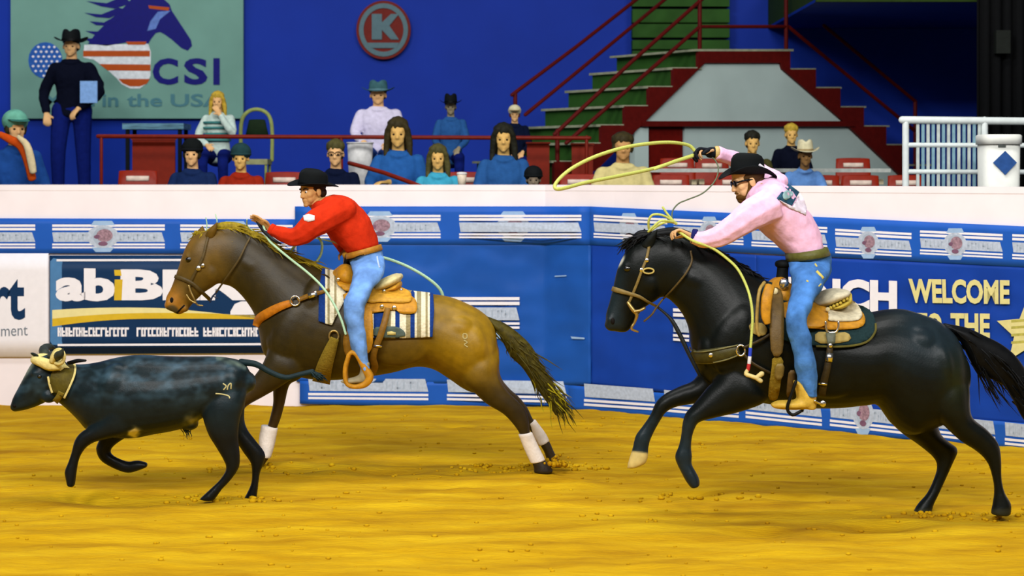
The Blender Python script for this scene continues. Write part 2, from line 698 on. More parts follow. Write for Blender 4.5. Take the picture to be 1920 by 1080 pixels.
tag(capo, 'white cap rail along the top of the arena wall', kind='structure')

def sheet(mb, u0, u1, top, bot, off, thick=0.006, nu=24, nv=6, rip=0.0, seed=0, mi=0, sag=0.0):
    """vinyl hung on the arena wall; top / bot are pixel rows at u0 and u1"""
    V, Fs = [], []
    for lay in (0, 1):
        for j in range(nv + 1):
            for i in range(nu + 1):
                t = i / nu
                u = u0 + (u1 - u0) * t
                a, b = top[0] + (top[1] - top[0]) * t, bot[0] + (bot[1] - bot[0]) * t
                q = j / nv
                v = a + (b - a) * q
                d = 0.0
                if rip:
                    d = rip * (noise.noise(Vector((u * .012 + seed, v * .03, seed))) + .6 * noise.noise(Vector((u * .03, v * .012 + seed, 4.2))) + .5)
                    d = max(d, 0.0) * min(1.0, q * 5 + .15)
                V.append(W(u, v, off + d + (thick if lay == 0 else 0.0)))
    n1 = (nu + 1) * (nv + 1)
    w = nu + 1
    for j in range(nv):
        for i in range(nu):
            a = j * w + i
            Fs.append((a, a + w, a + w + 1, a + 1))
            Fs.append((a + n1, a + 1 + n1, a + w + 1 + n1, a + w + n1))
    for i in range(nu):
        Fs.append((i, i + 1, i + 1 + n1, i + n1))
        a = nv * w + i
        Fs.append((a, a + n1, a + 1 + n1, a + 1))
    for j in range(nv):
        a = j * w
        Fs.append((a, a + n1, a + w + n1, a + w))
        a = j * w + nu
        Fs.append((a, a + w, a + w + n1, a + n1))
    return mb.add(V, Fs, mi)

def decal(mb, pts, off, mi=0):
    V = [W(u, v, off) for u, v in pts]
    return mb.add(V, [tuple(range(len(V)))], mi)

def decal_text(mb, txt, quad, off, bold=0.02, mi=0, fn=None):
    """quad: pixel corners upper left, upper right, lower right, lower left"""
    V, Fs = text_mesh(txt, bold)
    fn = fn or (lambda u, v: W(u, v, off))
    (ax, ay), (bx, by), (cx, cy), (dx, dy) = quad
    out = []
    for s, t in V:
        tu, tv = ax + (bx - ax) * s, ay + (by - ay) * s
        lu, lv = dx + (cx - dx) * s, dy + (cy - dy) * s
        out.append(fn(lu + (tu - lu) * t, lv + (tv - lv) * t))
    return mb.add(out, Fs, mi)

BLUE = mat('banner_blue_vinyl', (30, 86, 178), rough=0.45, var=0.05, scale=4)
BLUE2 = mat('banner_deep_blue_vinyl', (28, 82, 166), rough=0.42, var=0.08, scale=3)
BLUE3 = mat('banner_royal_blue_vinyl', (20, 62, 156), rough=0.42, var=0.08, scale=3)
def letters(txt, quad, off, bold, m, parent, label=None, fn=None):
    """a printed word, each letter an object of its own"""
    mb = MB()
    decal_text(mb, txt, quad, off, bold, fn=fn)
    for v, f in islands(mb.v, mb.f):
        MB().add(v, f).build('letter', m, parent, False, label)

PRINTW = mat('print_white', (228, 226, 232), rough=0.5, var=0.02)
PRINTG = mat('print_pale_grey', (178, 190, 208), rough=0.5, var=0.10, scale=40)
PRINTB = mat('print_pale_blue', (150, 180, 214), rough=0.5, var=0.05)
PRINTF = mat('print_faint_grey', (160, 174, 192), rough=0.5, var=0.05)
PRINTR = mat('print_maroon', (158, 128, 142), rough=0.5, var=0.25, scale=60)
PRINTD = mat('print_dark_plum', (118, 84, 108), rough=0.5, var=0.1)
MATS_UNIT = [PRINTW, PRINTG, PRINTB, PRINTF, PRINTR, PRINTD]

def unit(parent, u0, u1, vt, vb, uc, off, top=True, bottom=True, emblem=True, uskew=6):
    """one printed repeat: twin stripes, pale name band, round emblem, twin stripes; vt/vb = (row at u0, row at u1)"""
    mb = MB()
    def row(q, u):
        t = (u - u0) / (u1 - u0)
        a = vt[0] + (vt[1] - vt[0]) * t
        b = vb[0] + (vb[1] - vb[0]) * t
        return a + (b - a) * q
    def strip(q0, q1, mi, o, a=u0, b=u1, sk=0.0):
        pts = [(a, row(q0, a)), (b - sk, row(q0, b)), (b, row(q1, b)), (a + sk * .4, row(q1, a))]
        decal(mb, pts, off + o, mi)
    if top:
        strip(0.02, 0.12, 0, .001)
        strip(0.17, 0.28, 0, .001)
    strip(0.36, 0.78 if bottom else 0.84, 1, .001, sk=uskew)
    if bottom:
        strip(0.85, 0.93, 0, .001)
        strip(0.985, 1.06, 0, .001)
    # faint lettering strokes either side of the emblem
    rnd = random.Random(int(u0 * 7 + vt[0]))
    w = u1 - u0
    for a, b in ((u0 + w * .06, uc - w * .14), (uc + w * .15, u1 - w * .06)):
        x = a
        while x < b - 4:
            s = rnd.uniform(4, 9) * max(w, 120) / 220
            strip(0.45, 0.70, 3, .0016, x, x + s * .35)
            if rnd.random() < .6:
                q = rnd.choice((.45, .55, .64))
                strip(q, q + .07, 3, .0016, x, x + s * .9)
            x += s * 1.5
    if emblem:
        rx, rv = w * .145, 0.5
        def disc(cx, cq, ax, aq, o, mi, n=20):
            decal(mb, [(cx + ax * math.cos(6.2832 * i / n), row(cq + aq * math.sin(6.2832 * i / n), min(max(cx + ax * math.cos(6.2832 * i / n), u0), u1))) for i in range(n)][::-1], off + o, mi)
        if top:
            decal(mb, [(uc - rx * .55, row(-.14, uc)), (uc + rx * .55, row(-.14, uc)), (uc + rx * .75, row(.06, uc)), (uc - rx * .75, row(.06, uc))], off + .0012, 2)
        if bottom:
            decal(mb, [(uc - rx * .7, row(1.02, uc)), (uc + rx * .7, row(1.02, uc)), (uc + rx * .45, row(1.22, uc)), (uc - rx * .45, row(1.22, uc))], off + .0012, 2)
        disc(uc, .55, rx * .98, .50, .002, 1)
        disc(uc, .55, rx * .62, .40, .0026, 3)
        disc(uc + rx * .1, .5, rx * .5, .28, .003, 4)
        disc(uc - rx * .35, .56, rx * .22, .09, .0034, 5, 10)
        disc(uc, .86, rx * .3, .1, .0034, 5, 10)
        decal(mb, [(uc + rx * .0, row(.25, uc)), (uc + rx * .3, row(.3, uc)), (uc - rx * .1, row(.75, uc)), (uc - rx * .3, row(.7, uc))], off + .0036, 4)
    return mb.build('printed_emblem_band', MATS_UNIT, parent, smooth=False)

BAN = 'blue sponsor banners on the arena wall'
def banner(label, u0, u1, top, bot, m, off=0.02, rip=0.0, seed=0, nu=24, nv=6, group=BAN, name='banner', thick=0.006):
    mb = MB()
    sheet(mb, u0, u1, top, bot, off, thick, nu, nv, rip, seed)
    o = mb.build(name, m)
    tag(o, label, 'banner', group)
    return o

# upper blue strip, three lengths of vinyl
b = banner('blue striped banner strip at the left behind the chestnut horse head', -70, 553, (409, 411), (475, 476), BLUE)
unit(b, -150, 66, (420, 420), (463, 463), -50, .026)
unit(b, 98, 309, (420, 420), (463, 463), 193, .026)
unit(b, 338, 549, (420, 421), (463, 463), 440, .026)
b = banner('blue striped banner strip between the two horses, round emblem in full view', 553, 1106, (387, 387), (459, 459), BLUE)
unit(b, 600, 826, (402, 402), (444, 444), 712, .026)
unit(b, 861, 1090, (402, 402), (444, 444), 962, .026)
b = banner('blue striped banner strip on the angled wall behind the pink-shirted rider', 1106, 2000, (387, 428), (459, 505), BLUE, off=.022, nu=60)
for a, c, t0, t1, b0, b1, e in ((1113, 1251, 402, 409, 443, 450, 1179), (1263, 1394, 409, 415, 451, 457, 1330), (1409, 1551, 417, 425, 459, 466, 1480), (1566, 1709, 428, 436, 472, 479, 1628),
                         (1725, 1880, 431, 438, 474, 482, 1791), (1898, 2040, 438, 444, 483, 490, 1968)):
    unit(b, a, c, (t0, t1), (b0, b1), e, .0285, uskew=5)

# lower strips
b = banner('low blue banner strip under the chestnut horse belly', 562, 1066, (714, 718), (757, 768), BLUE, off=.03)
unit(b, 578, 803, (690, 690), (745, 747), 690, .037, top=False, emblem=False)
unit(b, 838, 1062, (692, 694), (747, 752), 948, .037, top=False, emblem=False)
b = banner('low blue banner strip along the foot of the angled wall', 1066, 2000, (722, 800), (768, 850), BLUE, off=.03, nu=60)
for a, c, t0, t1, b0, b1, e in ((1095, 1228, 698, 708, 757, 766, 1160), (1245, 1385, 710, 721, 768, 780, 1315), (1398, 1541, 722, 736, 780, 795, 1470), (1556, 1700, 737, 752, 795, 811, 1618),
                         (1716, 1866, 753, 768, 811, 828, 1790), (1884, 2010, 770, 783, 830, 843, 1950)):
    unit(b, a, c, (t0, t1), (b0, b1), e, .037, top=False, emblem=(e == 1618), uskew=4)

# the big sheets
NAVYTEAL = mat('sign_dark_teal', (14, 48, 86), rough=0.45, var=0.05, scale=4)
NAVYDK = mat('sign_blackish_navy', (6, 20, 34), rough=0.45, var=0.05)
STEEL = mat('sign_steel_blue', (74, 122, 170), rough=0.45, var=0.05)
CREAM = mat('sign_cream', (222, 212, 150), rough=0.5, var=0.03)
GOLD = mat('sign_gold', (206, 172, 42), rough=0.5, var=0.05)
GREYTX = mat('sign_grey_ink', (110, 120, 132), rough=0.5, var=0.05)

s1 = banner('white sign with big dark letters at the far left of the wall', -80, 91, (475, 475), (669, 669), PRINTW, off=.026, group='signs on the arena wall', name='sign')
letters('rt', [(-14, 523), (47, 523), (47, 600), (-14, 600)], .0335, .03, NAVYTEAL, s1)
mb = MB()
decal_text(mb, 'ment', [(2, 614), (52, 612), (52, 629), (2, 631)], .0335, .0)
mb.build('lettering', GREYTX, s1, False, 'small grey letters')

s2 = banner('dark teal sign with white letters and a gold swoosh behind the chestnut head', 93, 560, (479, 479), (664, 662), NAVYTEAL, off=.026, group='signs on the arena wall', name='sign')
mb = MB()
decal(mb, [(94, 490), (100, 484), (118, 487), (116, 498), (116, 640), (118, 648), (98, 646), (94, 640)], .0333, 0)
mb.build('printed_border', STEEL, s2, False)
mb = MB()
decal(mb, [(106, 486), (555, 485), (555, 489), (106, 490)], .0338)
decal(mb, [(108, 645), (555, 643), (555, 647), (108, 649)], .0338)
mb.build('printed_line', PRINTW, s2, False)
mb = MB()
decal(mb, [(98, 652), (555, 650), (555, 661), (98, 662)], .0334)
mb.build('printed_border', NAVYDK, s2, False)
for wd, q in (('ab', [(104, 502), (216, 504), (216, 565), (104, 565)]), ('BER', [(226, 505), (470, 506), (470, 563), (226, 563)])):
    letters(wd, q, .0342, .05, PRINTW, s2)
mb = MB()
decal(mb, [(214, 506), (226, 506), (228, 517), (215, 517)], .0346)
decal(mb, [(215, 524), (230, 524), (228, 563), (214, 563)], .0346)
mb.build('lettering', GOLD, s2, False, 'gold letter i')
mb = MB()
decal(mb, [(432, 584), (440, 570), (452, 565), (490, 565), (500, 590), (432, 590)], .0342)
mb.build('printed_shape', PRINTW, s2, False)
mb = MB()
n = 14
def swoosh(f0, f1, m, lab):
    mb = MB()
    for i in range(n):
        u_, w_ = 98 + 400 * i / n, 98 + 400 * (i + 1) / n
        decal(mb, [(u_, f0(u_)), (w_, f0(w_)), (w_, f1(w_)), (u_, f1(u_))], .0340)
    mb.build('printed_swoosh', m, s2, False, lab)
top_ = lambda u: 576.5 + 8e-5 * (u - 235) ** 2 * 3.2 + (0.03 * max(0, u - 300))
mid_ = lambda u: 586.5 + 2.7e-4 * (u - 300) ** 2 * (1.0 if u < 300 else .55)
bot_ = lambda u: 597.5 + 4.0e-4 * (u - 290) ** 2 * (1.0 if u < 290 else .06)
swoosh(top_, mid_, CREAM, 'cream swoosh')
swoosh(mid_, bot_, GOLD, 'gold swoosh')
mb = MB()
rnd = random.Random(11)
for a, c in ((108, 248), (256, 374), (381, 486)):
    x = a
    while x < c - 6:
        w_ = rnd.uniform(5, 10)
        w_ = min(w_, c - x)
        k_ = rnd.randrange(4)
        decal(mb, [(x, 614), (x + 3.2, 614), (x + 3.2, 631), (x, 631)], .0342)
        if k_ in (0, 2): decal(mb, [(x + 3.2, 614), (x + w_ * .92, 614), (x + w_ * .92, 618), (x + 3.2, 618)], .0342)
        if k_ in (0, 1): decal(mb, [(x + 3.2, 627), (x + w_ * .92, 627), (x + w_ * .92, 631), (x + 3.2, 631)], .0342)
        if k_ in (1, 3): decal(mb, [(x + 3.2, 620), (x + w_ * .85, 620), (x + w_ * .85, 624), (x + 3.2, 624)], .0342)
        if k_ == 3: decal(mb, [(x + w_ * .6, 614), (x + w_ * .9, 614), (x + w_ * .9, 631), (x + w_ * .6, 631)], .0342)
        x += w_
mb.build('lettering', PRINTW, s2, False, 'small white words')['kind'] = 'stuff'

b = banner('large wrinkled blue vinyl sheet with striped print behind the chestnut rump', 556, 1108, (455, 456), (716, 722), BLUE2, off=.014, rip=.018, seed=1.3, nu=90, nv=40)
unit(b, 752, 974, (556, 556), (612, 613), 862, .052, emblem=False)
mb = MB()
for q in ([(918, 628), (930, 624), (944, 626), (942, 634), (922, 636)], [(1070, 631), (1096, 633), (1096, 636), (1072, 635)], [(1040, 517), (1062, 516), (1062, 518), (1040, 519)]):
    decal(mb, q, .053)
mb.build('scuff_marks', PRINTB, b, False)
b = banner('large plain blue vinyl sheet behind the black horse head', 1108, 1420, (457, 478), (722, 752), BLUE3, off=.014, rip=.014, seed=5.1, nu=60, nv=40)
unit(b, 1262, 1292, (577, 578), (635, 637), 1275, .045, emblem=False, uskew=2)
b = banner('royal blue vinyl sheet reading welcome on the angled wall at right', 1418, 2000, (478, 503), (752, 803), BLUE3, off=.016, rip=.012, seed=8.4, nu=80, nv=40)
YEL = mat('print_pale_yellow', (214, 206, 140), rough=0.5, var=0.06)
YEL2 = mat('print_olive_gold', (178, 172, 84), rough=0.5, var=0.12, scale=30)
letters('CINCH', [(1448, 518), (1682, 526), (1682, 588), (1448, 578)], .047, .055, PRINTW, b)
for wd, q in (('WELCOME', [(1703, 522), (1893, 525), (1893, 571), (1705, 568)]), ('TO', [(1716, 586), (1766, 587), (1766, 631), (1718, 630)]), ('THE', [(1782, 587), (1856, 588), (1856, 634), (1783, 631)])):
    letters(wd, q, .047, .04, YEL, b)
mb = MB()
st = []
for i in range(10):
    r = (62, 66) if i % 2 == 0 else (28, 30)
    a = math.radians(-90 + 36 * i)
    st.append((1928 + r[0] * math.cos(a), 622 + r[1] * math.sin(a)))
decal(mb, st[::-1], .047)
mb.build('printed_star', YEL, b, False, 'pale yellow star')
mb = MB()
for v in (600, 612, 626, 640):
    decal(mb, [(1896, v), (1955, v - 4), (1955, v), (1896, v + 5)], .0476)
mb.build('printed_star', YEL2, b, False, 'olive bars on the star')

# ------------------------------------------------------------------ stands, back wall, balcony, stairs
WALLBLUE = mat('painted_royal_blue_wall', (14, 50, 158), rough=0.6, var=0.05, scale=1.5)
CONC = mat('stand_concrete', (64, 66, 72), rough=0.9, var=0.1, scale=6)
FZ1, FZ2 = 1.0, 1.85
mb = MB().box((-14, 24.0, -0.2), (14, 24.3, 9.0))
tag(mb.build('wall_back', WALLBLUE, smooth=False), 'royal blue concourse wall behind the spectators', kind='structure')
mb = MB().box((-14, 17.2, -0.1), (14, 19.45, FZ1)).box((-14, 18.55, FZ1 - .001), (14, 18.95, FZ1 + .40))
mb.v = [(x, (y if not (y == 17.2 and x > 0) else y), z) for x, y, z in mb.v]
mb = MB()
mb.prism([(-13, 17.72, -.1), (0.45, 17.6, -.1), (1.1, 17.2, -.1), (4.1, 15.0, -.1), (9.0, 11.4, -.1), (14, 11.4, -.1), (14, 19.45, -.1), (-13, 19.45, -.1)],
         [(-13, 17.72, FZ1), (0.45, 17.6, FZ1), (1.1, 17.2, FZ1), (4.1, 15.0, FZ1), (9.0, 11.4, FZ1), (14, 11.4, FZ1), (14, 19.45, FZ1), (-13, 19.45, FZ1)])
tag(mb.build('floor_2', CONC, smooth=False), 'grey concrete floor of the front spectator row', kind='structure')
mb = MB().box((-14, 19.45, -0.1), (14, 24.0, FZ2))
tag(mb.build('floor_3', CONC, smooth=False), 'raised concrete floor of the rear spectator row', kind='structure')
mb = MB().box((3.2, 20.26, 3.9), (14, 24.0, 3.93)).box((3.2, 20.2, 3.9), (14, 20.26, 4.4), mi=1).box((3.2, 20.26, 3.93), (14, 24.0, 4.4), mi=1)
tag(mb.build('ceiling', [WALLBLUE, mat('balcony_green', (40, 62, 18), rough=0.8)], smooth=False), 'balcony with a dark green edge above the right of the stands', kind='structure')

# round sign with the letter
def Yp(Y):
    return lambda u, v: P(u, v, Y)
def flat(mb, pts, Y, th, mi=0):
    return mb.prism([P(u, v, Y) for u, v in pts], [P(u, v, Y) + Vector((0, th, 0)) for u, v in pts], mi)
def discpx(cx, cy, rx, ry, n=36):
    return [(cx + rx * math.cos(6.28318 * i / n), cy + ry * math.sin(6.28318 * i / n)) for i in range(n)]
SIGNRED = mat('sign_red', (110, 22, 8), rough=0.5, var=0.08)
SIGNPALE = mat('sign_pale_teal', (86, 114, 122), rough=0.5, var=0.05)
r = MB()
flat(r, discpx(719, 56, 51, 55), 23.90, .10)
r = r.build('round_sign', SIGNRED, smooth=False)
tag(r, 'round red sign with a pale ringed letter K on the blue wall', 'sign')
mb = MB()
O, I = discpx(719, 56, 46, 50), discpx(719, 56, 37.5, 41)
for i in range(36):
    j = (i + 1) % 36
    flat(mb, [O[i], O[j], I[j], I[i]], 23.885, .012)
mb.build('ring', SIGNPALE, r, False)
mb = MB()
flat(mb, [(697, 26), (716, 26), (716, 74), (697, 74)], 23.88, .015)
flat(mb, [(716, 42), (733, 26), (748, 26), (730, 48), (748, 74), (733, 74), (716, 56)], 23.88, .015)
flat(mb, [(688, 80), (748, 80), (744, 90), (694, 90)], 23.88, .015)
mb.build('letter', SIGNPALE, r, False)

# large pale green sponsor board with the horse emblem
BOARD = mat('board_sage', (112, 156, 144), rough=0.6, var=0.06, scale=2)
INK = mat('board_navy_ink', (6, 8, 110), rough=0.5, var=0.05)
RUST = mat('board_rust_ink', (176, 74, 14), rough=0.5, var=0.05)
TEALINK = mat('board_teal_ink', (72, 122, 132), rough=0.5, var=0.05)
csi = MB()
flat(csi, [(20, -60), (456, -60), (456, 222), (20, 222)], 23.90, .08)
csi = csi.build('sponsor_board', BOARD, smooth=False)
tag(csi, 'sage green sponsor board with a navy horse head on the blue wall', 'sign')
def ink(name, polys, m, Y=23.893, lab=None):
    mb = MB()
    for q in polys:
        mb.add([P(u, v, Y) for u, v in q], [tuple(range(len(q)))])
    mb.build(name, m, csi, False, lab)
horse_px = [(165, 82), (180, 62), (205, 38), (232, 14), (250, -6), (275, -16), (300, -8), (318, 8), (322, 20), (345, 55), (358, 75), (360, 86), (352, 95), (340, 90), (322, 74), (308, 64), (300, 60), (292, 62), (284, 72), (278, 82), (240, 79), (200, 86)]
ink('printed_horse_head', [horse_px], INK)
ink('printed_mane', [[(162, 2), (200, 6), (232, -8), (246, 6), (215, 16), (190, 12)], [(158, 24), (190, 27), (222, 14), (236, 18), (205, 34), (180, 32)],
                     [(168, 40), (195, 42), (220, 28), (226, 36), (200, 48), (180, 47)], [(160, 58), (182, 59), (200, 52), (206, 60), (185, 68)], [(158, 72), (175, 72), (192, 66), (190, 78), (170, 80)]], INK, 23.8915)
ink('printed_bridle', [[(278, 10), (318, 14), (316, 20), (280, 16)]], RUST, 23.890)
ink('printed_bridle', [[(296, 22), (320, 20), (300, 36), (292, 54), (276, 58), (282, 40)]], mat('board_blue_ink', (96, 128, 200), rough=.5), 23.890)
ink('printed_shield', [[(158, 84), (278, 82), (283, 98), (282, 142), (276, 156), (262, 166), (244, 166), (228, 158), (218, 146), (196, 126), (176, 112), (156, 108)]], mat('board_white_ink', (222, 228, 232), rough=.5))
ink('printed_stripe', [[(156, 95), (281, 95), (281, 106), (156, 106)], [(186, 120), (282, 121), (282, 133), (202, 132)], [(222, 148), (281, 148), (275, 157), (262, 162), (244, 162), (230, 156)], [(236, 78), (275, 78), (272, 84), (240, 84)]], RUST, 23.890)
ink('printed_star_field', [[(56 + 58 * .5 + 32 * math.cos(a * .314), 113 + 34 * math.sin(a * .314)) for a in range(20)]], mat('board_mid_blue_ink', (36, 92, 176), rough=.5))
stars = []
for jj in range(7):
    for ii in range(6):
        uu, vv = 62 + ii * 10 + (jj % 2) * 5, 88 + jj * 9
        if ((uu - 85) / 29) ** 2 + ((vv - 113) / 31) ** 2 < 1:
            stars.append([(uu - 3, vv), (uu, vv - 2.6), (uu + 3, vv), (uu, vv + 2.6)])
ink('printed_stars', stars, PRINTW, 23.890)
for ch_, a, c in (('C', 286, 334), ('S', 345, 389), ('I', 400, 412)):
    mb = MB()
    decal_text(mb, ch_, [(a, 109), (c, 109), (c, 159), (a, 159)], 0, .035, fn=Yp(23.89))
    mb.build('letter', INK, csi, False)
for wd, a, c in (('Made', 84, 178), ('in', 192, 222), ('the', 238, 304), ('USA', 320, 420)):
    mb = MB()
    decal_text(mb, wd, [(a, 176), (c, 176), (c, 200), (a, 200)], 0, .02, fn=Yp(23.89))
    mb.build('lettering', TEALINK, csi, False)

# ------------------------------------------------------------------ red railing and box panels
RAIL = mat('railing_maroon', (116, 30, 14), rough=0.4, var=0.1)
MAROON = mat('stair_maroon', (86, 14, 10), rough=0.55, var=0.1)
REDP = mat('panel_red_brown', (120, 30, 10), rough=0.5, var=0.06)
rl = empty('railing', P(640, 360, 19.7) * 1.0, 'red brown pipe railing in front of the rear spectators', 'railing')
rl.location.z = FZ2
mb = MB()
mb.tube([P(184, 255.5, 19.75), P(640, 257, 19.75), P(1105, 259, 19.75)], .022, k=2, seg=10)
mb.build('top_rail', RAIL, rl)
for u in (190, 640, 1100):
    mb = MB()
    p = P(u, 257, 19.75)
    mb.tube([p, Vector((p.x, p.y, FZ2))], .018, k=1, seg=8)
    mb.build('post', RAIL, rl)
GRP = 'red brown box panels behind the railing'
for u0, u1, v0, v1, lab in ((248, 328, 262, 330, 'red brown box panel below the railing beside the standing man'), (988, 1030, 270, 334, 'narrow red brown box panel below the railing at its right end'),
                            (1072, 1112, 272, 318, 'small red brown panel at the foot of the stairs')):
    mb = MB()
    Y = 19.95
    mb.box((P(u0, 0, Y).x, Y, FZ2), (P(u1, 0, Y).x, Y + .04, P(0, v0, Y).z))
    o = mb.build('box_panel', REDP, smooth=False)
    tag(o, lab, 'panel', GRP)
    mb = MB()
    mb.box((P(u0, 0, Y).x - .01, Y - .01, P(0, v0, Y).z - .001), (P(u1, 0, Y).x + .01, Y + .05, P(0, v0, Y).z + .02))
    mb.build('edge_trim', RAIL, o, False)
mb = MB()
mb.tube([P(655, 306, 18.75), P(720, 324, 18.5), P(790, 350, 18.2)], .022, k=2)
o = mb.build('handrail', RAIL)
tag(o, 'sloping maroon handrail in front of the man with glasses', 'handrail')

# ------------------------------------------------------------------ the double staircase (turned about 35 degrees)
TH = math.radians(34)
SE = Vector((math.cos(TH), math.sin(TH), 0))
SN = Vector((-math.sin(TH), math.cos(TH), 0))     # away from the camera
S0 = Vector((2.7, 21.6, 0))
def S(u, v, off=0.0):
    q = S0 + SN * off
    s = (u - 960.0) / F
    # point q + SE*t on ray x = s*y
    t = (s * q.y - q.x) / (SE.x - s * SE.y)
    y = q.y + t * SE.y
    return Vector((s * y, y, CH - (v - V0) / F * y))
STGREEN = mat('stair_green', (44, 84, 30), rough=0.7, var=0.12, scale=5)
STLINE = mat('stair_nosing', (150, 156, 130), rough=0.5)
PANEL = mat('stair_pale_panel', (172, 190, 186), rough=0.6, var=0.05, scale=2)
stair = empty('staircase', (S(1390, 228).x, S(1390, 228).y, FZ2), 'double staircase with green risers and a pale panelled front', 'staircase')
WID = 1.55
def sprism(mb, pts, off0, off1, mi=0):
    return mb.prism([S(u, v, off0) for u, v in pts], [S(u, v, off0) + SN * (off1 - off0) for u, v in pts], mi)
Lst = [(1310, 95, 128), (1263, 128, 163), (1217, 163, 199), (1172, 199, 235), (1128, 235, 269), (1084, 269, 303), (1040, 303, 350)]
for u, v0, v1 in Lst:
    mb = MB()
    sprism(mb, [(u, v0), (u + 8, v0), (u + 8, v1), (u, v1)], .05, WID)
    mb.build('riser', STGREEN, stair, False)
    mb = MB()
    sprism(mb, [(u - 50, v1 - 2), (u + 6, v1 - 2), (u + 6, v1 + 2.5), (u - 50, v1 + 2.5)], .02, WID)
    mb.build('tread', STLINE, stair, False)
Rst = [(1482, 95, 130), (1530, 130, 165), (1576, 165, 201), (1620, 201, 237), (1662, 237, 272), (1700, 272, 310)]
for u, v0, v1 in Rst:
    mb = MB()
    sprism(mb, [(u, v1 - 2), (u + 48, v1 - 2), (u + 48, v1 + 1), (u, v1 + 1)], .02, WID)
    mb.build('tread', STLINE, stair, False)
    mb = MB()
    sprism(mb, [(u - 8, v0), (u, v0), (u, v1), (u - 8, v1)], .05, WID)
    mb.build('riser', STGREEN, stair, False)
mb = MB()
sprism(mb, [(1302, 92), (1488, 92), (1488, 96), (1302, 96)], .0, WID)
mb.build('landing', STLINE, stair, False)
# stepped maroon stringers
lefts = [(1310, 96), (1400, 96), (1400, 118), (1322, 118), (1210, 228), (1120, 318), (1040, 350), (1040, 303), (1084, 303), (1084, 269), (1128, 269), (1128, 235), (1172, 235), (1172, 199), (1217, 199), (1217, 163), (1263, 163), (1263, 128), (1310, 128)]
mb = MB()
sprism(mb, lefts, 0, .05)
mb.build('stringer', MAROON, stair, False)
rights = [(1400, 96), (1482, 96), (1482, 130), (1530, 130), (1530, 165), (1576, 165), (1576, 201), (1620, 201), (1620, 237), (1662, 237), (1662, 272), (1700, 272), (1700, 330), (1690, 330), (1582, 228), (1468, 130), (1464, 118), (1400, 118)]
mb = MB()
sprism(mb, rights, 0, .05)
mb.build('stringer', MAROON, stair, False)
mb = MB()
sprism(mb, [(1212, 227), (1325, 116), (1464, 116), (1470, 128), (1582, 227)], .04, .10)
mb.build('front_panel', PANEL, stair, False)
mb = MB()
sprism(mb, [(1205, 227), (1600, 227), (1604, 237), (1205, 237)], -.02, .06)
mb.build('cross_beam', MAROON, stair, False)
mb = MB()
sprism(mb, [(1284, 237), (1596, 237), (1690, 326), (1690, 370), (1284, 370)], .05, .10)
mb.build('front_panel', PANEL, stair, False)
mb = MB()
sprism(mb, [(1216, 237), (1280, 237), (1280, 370), (1216, 370)], .07, .12)
mb.build('door', mat('stair_door_red', (96, 14, 8), rough=.5), stair, False)
mb = MB()
sprism(mb, [(1190, 245), (1216, 232), (1216, 370), (1190, 370)], .03, .12)
mb.build('post', PANEL, stair, False)
def srail(name, pts, off, r=.022):
    mb = MB()
    mb.tube([S(u, v, off) for u, v in pts], r, k=1, seg=8)
    mb.build(name, MAROON, stair)
# px positions of rails refer to where each rail is seen
srail('handrail', [(1040, 252), (1182, 118), (1328, -12)], .03)
srail('handrail', [(1062, 268), (1312, 50), (1478, 50)], .03)
srail('handrail', [(960, 178), (1080, 88), (1205, -10)], WID)
srail('handrail', [(985, 215), (1110, 112), (1260, -12)], WID)
srail('handrail', [(1478, 50), (1716, 246)], .03)
srail('handrail', [(1545, 48), (1716, 190)], .03)
srail('handrail', [(1630, 54), (1800, 190)], WID)
srail('handrail', [(1574, 56), (1770, 215)], WID)
srail('post', [(1716, 190), (1716, 340)], .03, .024)
srail('post', [(1800, 190), (1800, 340)], WID, .024)
for u, v0, v1 in ((1312, -10, 95), (1474, -10, 95)):
    srail('post', [(u, v0), (u, v1)], .03, .024)
srail('post', [(966, 174), (966, 350)], WID, .024)
srail('post', [(1045, 246), (1045, 350)], .03, .024)
# upper green boarded block behind the landing
ub = empty('boarded_block', (P(1275, 60, 23.72).x, 23.72, FZ2), 'dark green boarded block behind the stair landing', 'stair block')
for v0, v1 in ((-40, 12), (17, 42), (45, 70), (75, 92), (95, 124), (127, 160), (163, 330)):
    mb = MB()
    a, b = P(1186, v1, 23.72), P(1368, v0, 23.72)
    mb.box((a.x, 23.72, a.z), (b.x, 23.98, b.z))
    mb.build('board', STGREEN, ub, False)

# ------------------------------------------------------------------ black curtain and white chute fence at the right
BLACK = mat('curtain_black', (9, 10, 12), rough=0.9, var=0.1)
mb = MB()
V, Fs = [], []
nn = 60
for j in range(3):
    for i in range(nn + 1):
        u = 1832 + (2080 - 1832) * i / nn
        p = P(u, 0, 19.9)
        V.append((p.x, 19.9 + .05 * math.sin(i * 1.25) + .02 * math.sin(i * .5 + j), (5.2, 3.4, 1.86)[j]))
for j in range(2):
    for i in range(nn):
        a = j * (nn + 1) + i
        Fs.append((a, a + nn + 1, a + nn + 2, a + 1))
mb.add(V, Fs)
o = mb.build('curtain', BLACK)
so = o.modifiers.new('t', 'SOLIDIFY')
so.thickness = .02
tag(o, 'black hanging curtain at the top right of the stands', 'curtain')
mb = MB()
mb.box(tuple(P(1868, 100, 19.72)), tuple(P(1890, 58, 19.82)))
o = mb.build('wall_speaker', mat('speaker_dark_grey', (26, 30, 26), rough=.7), smooth=False)
tag(o, 'small dark box hanging in front of the black curtain', 'speaker')

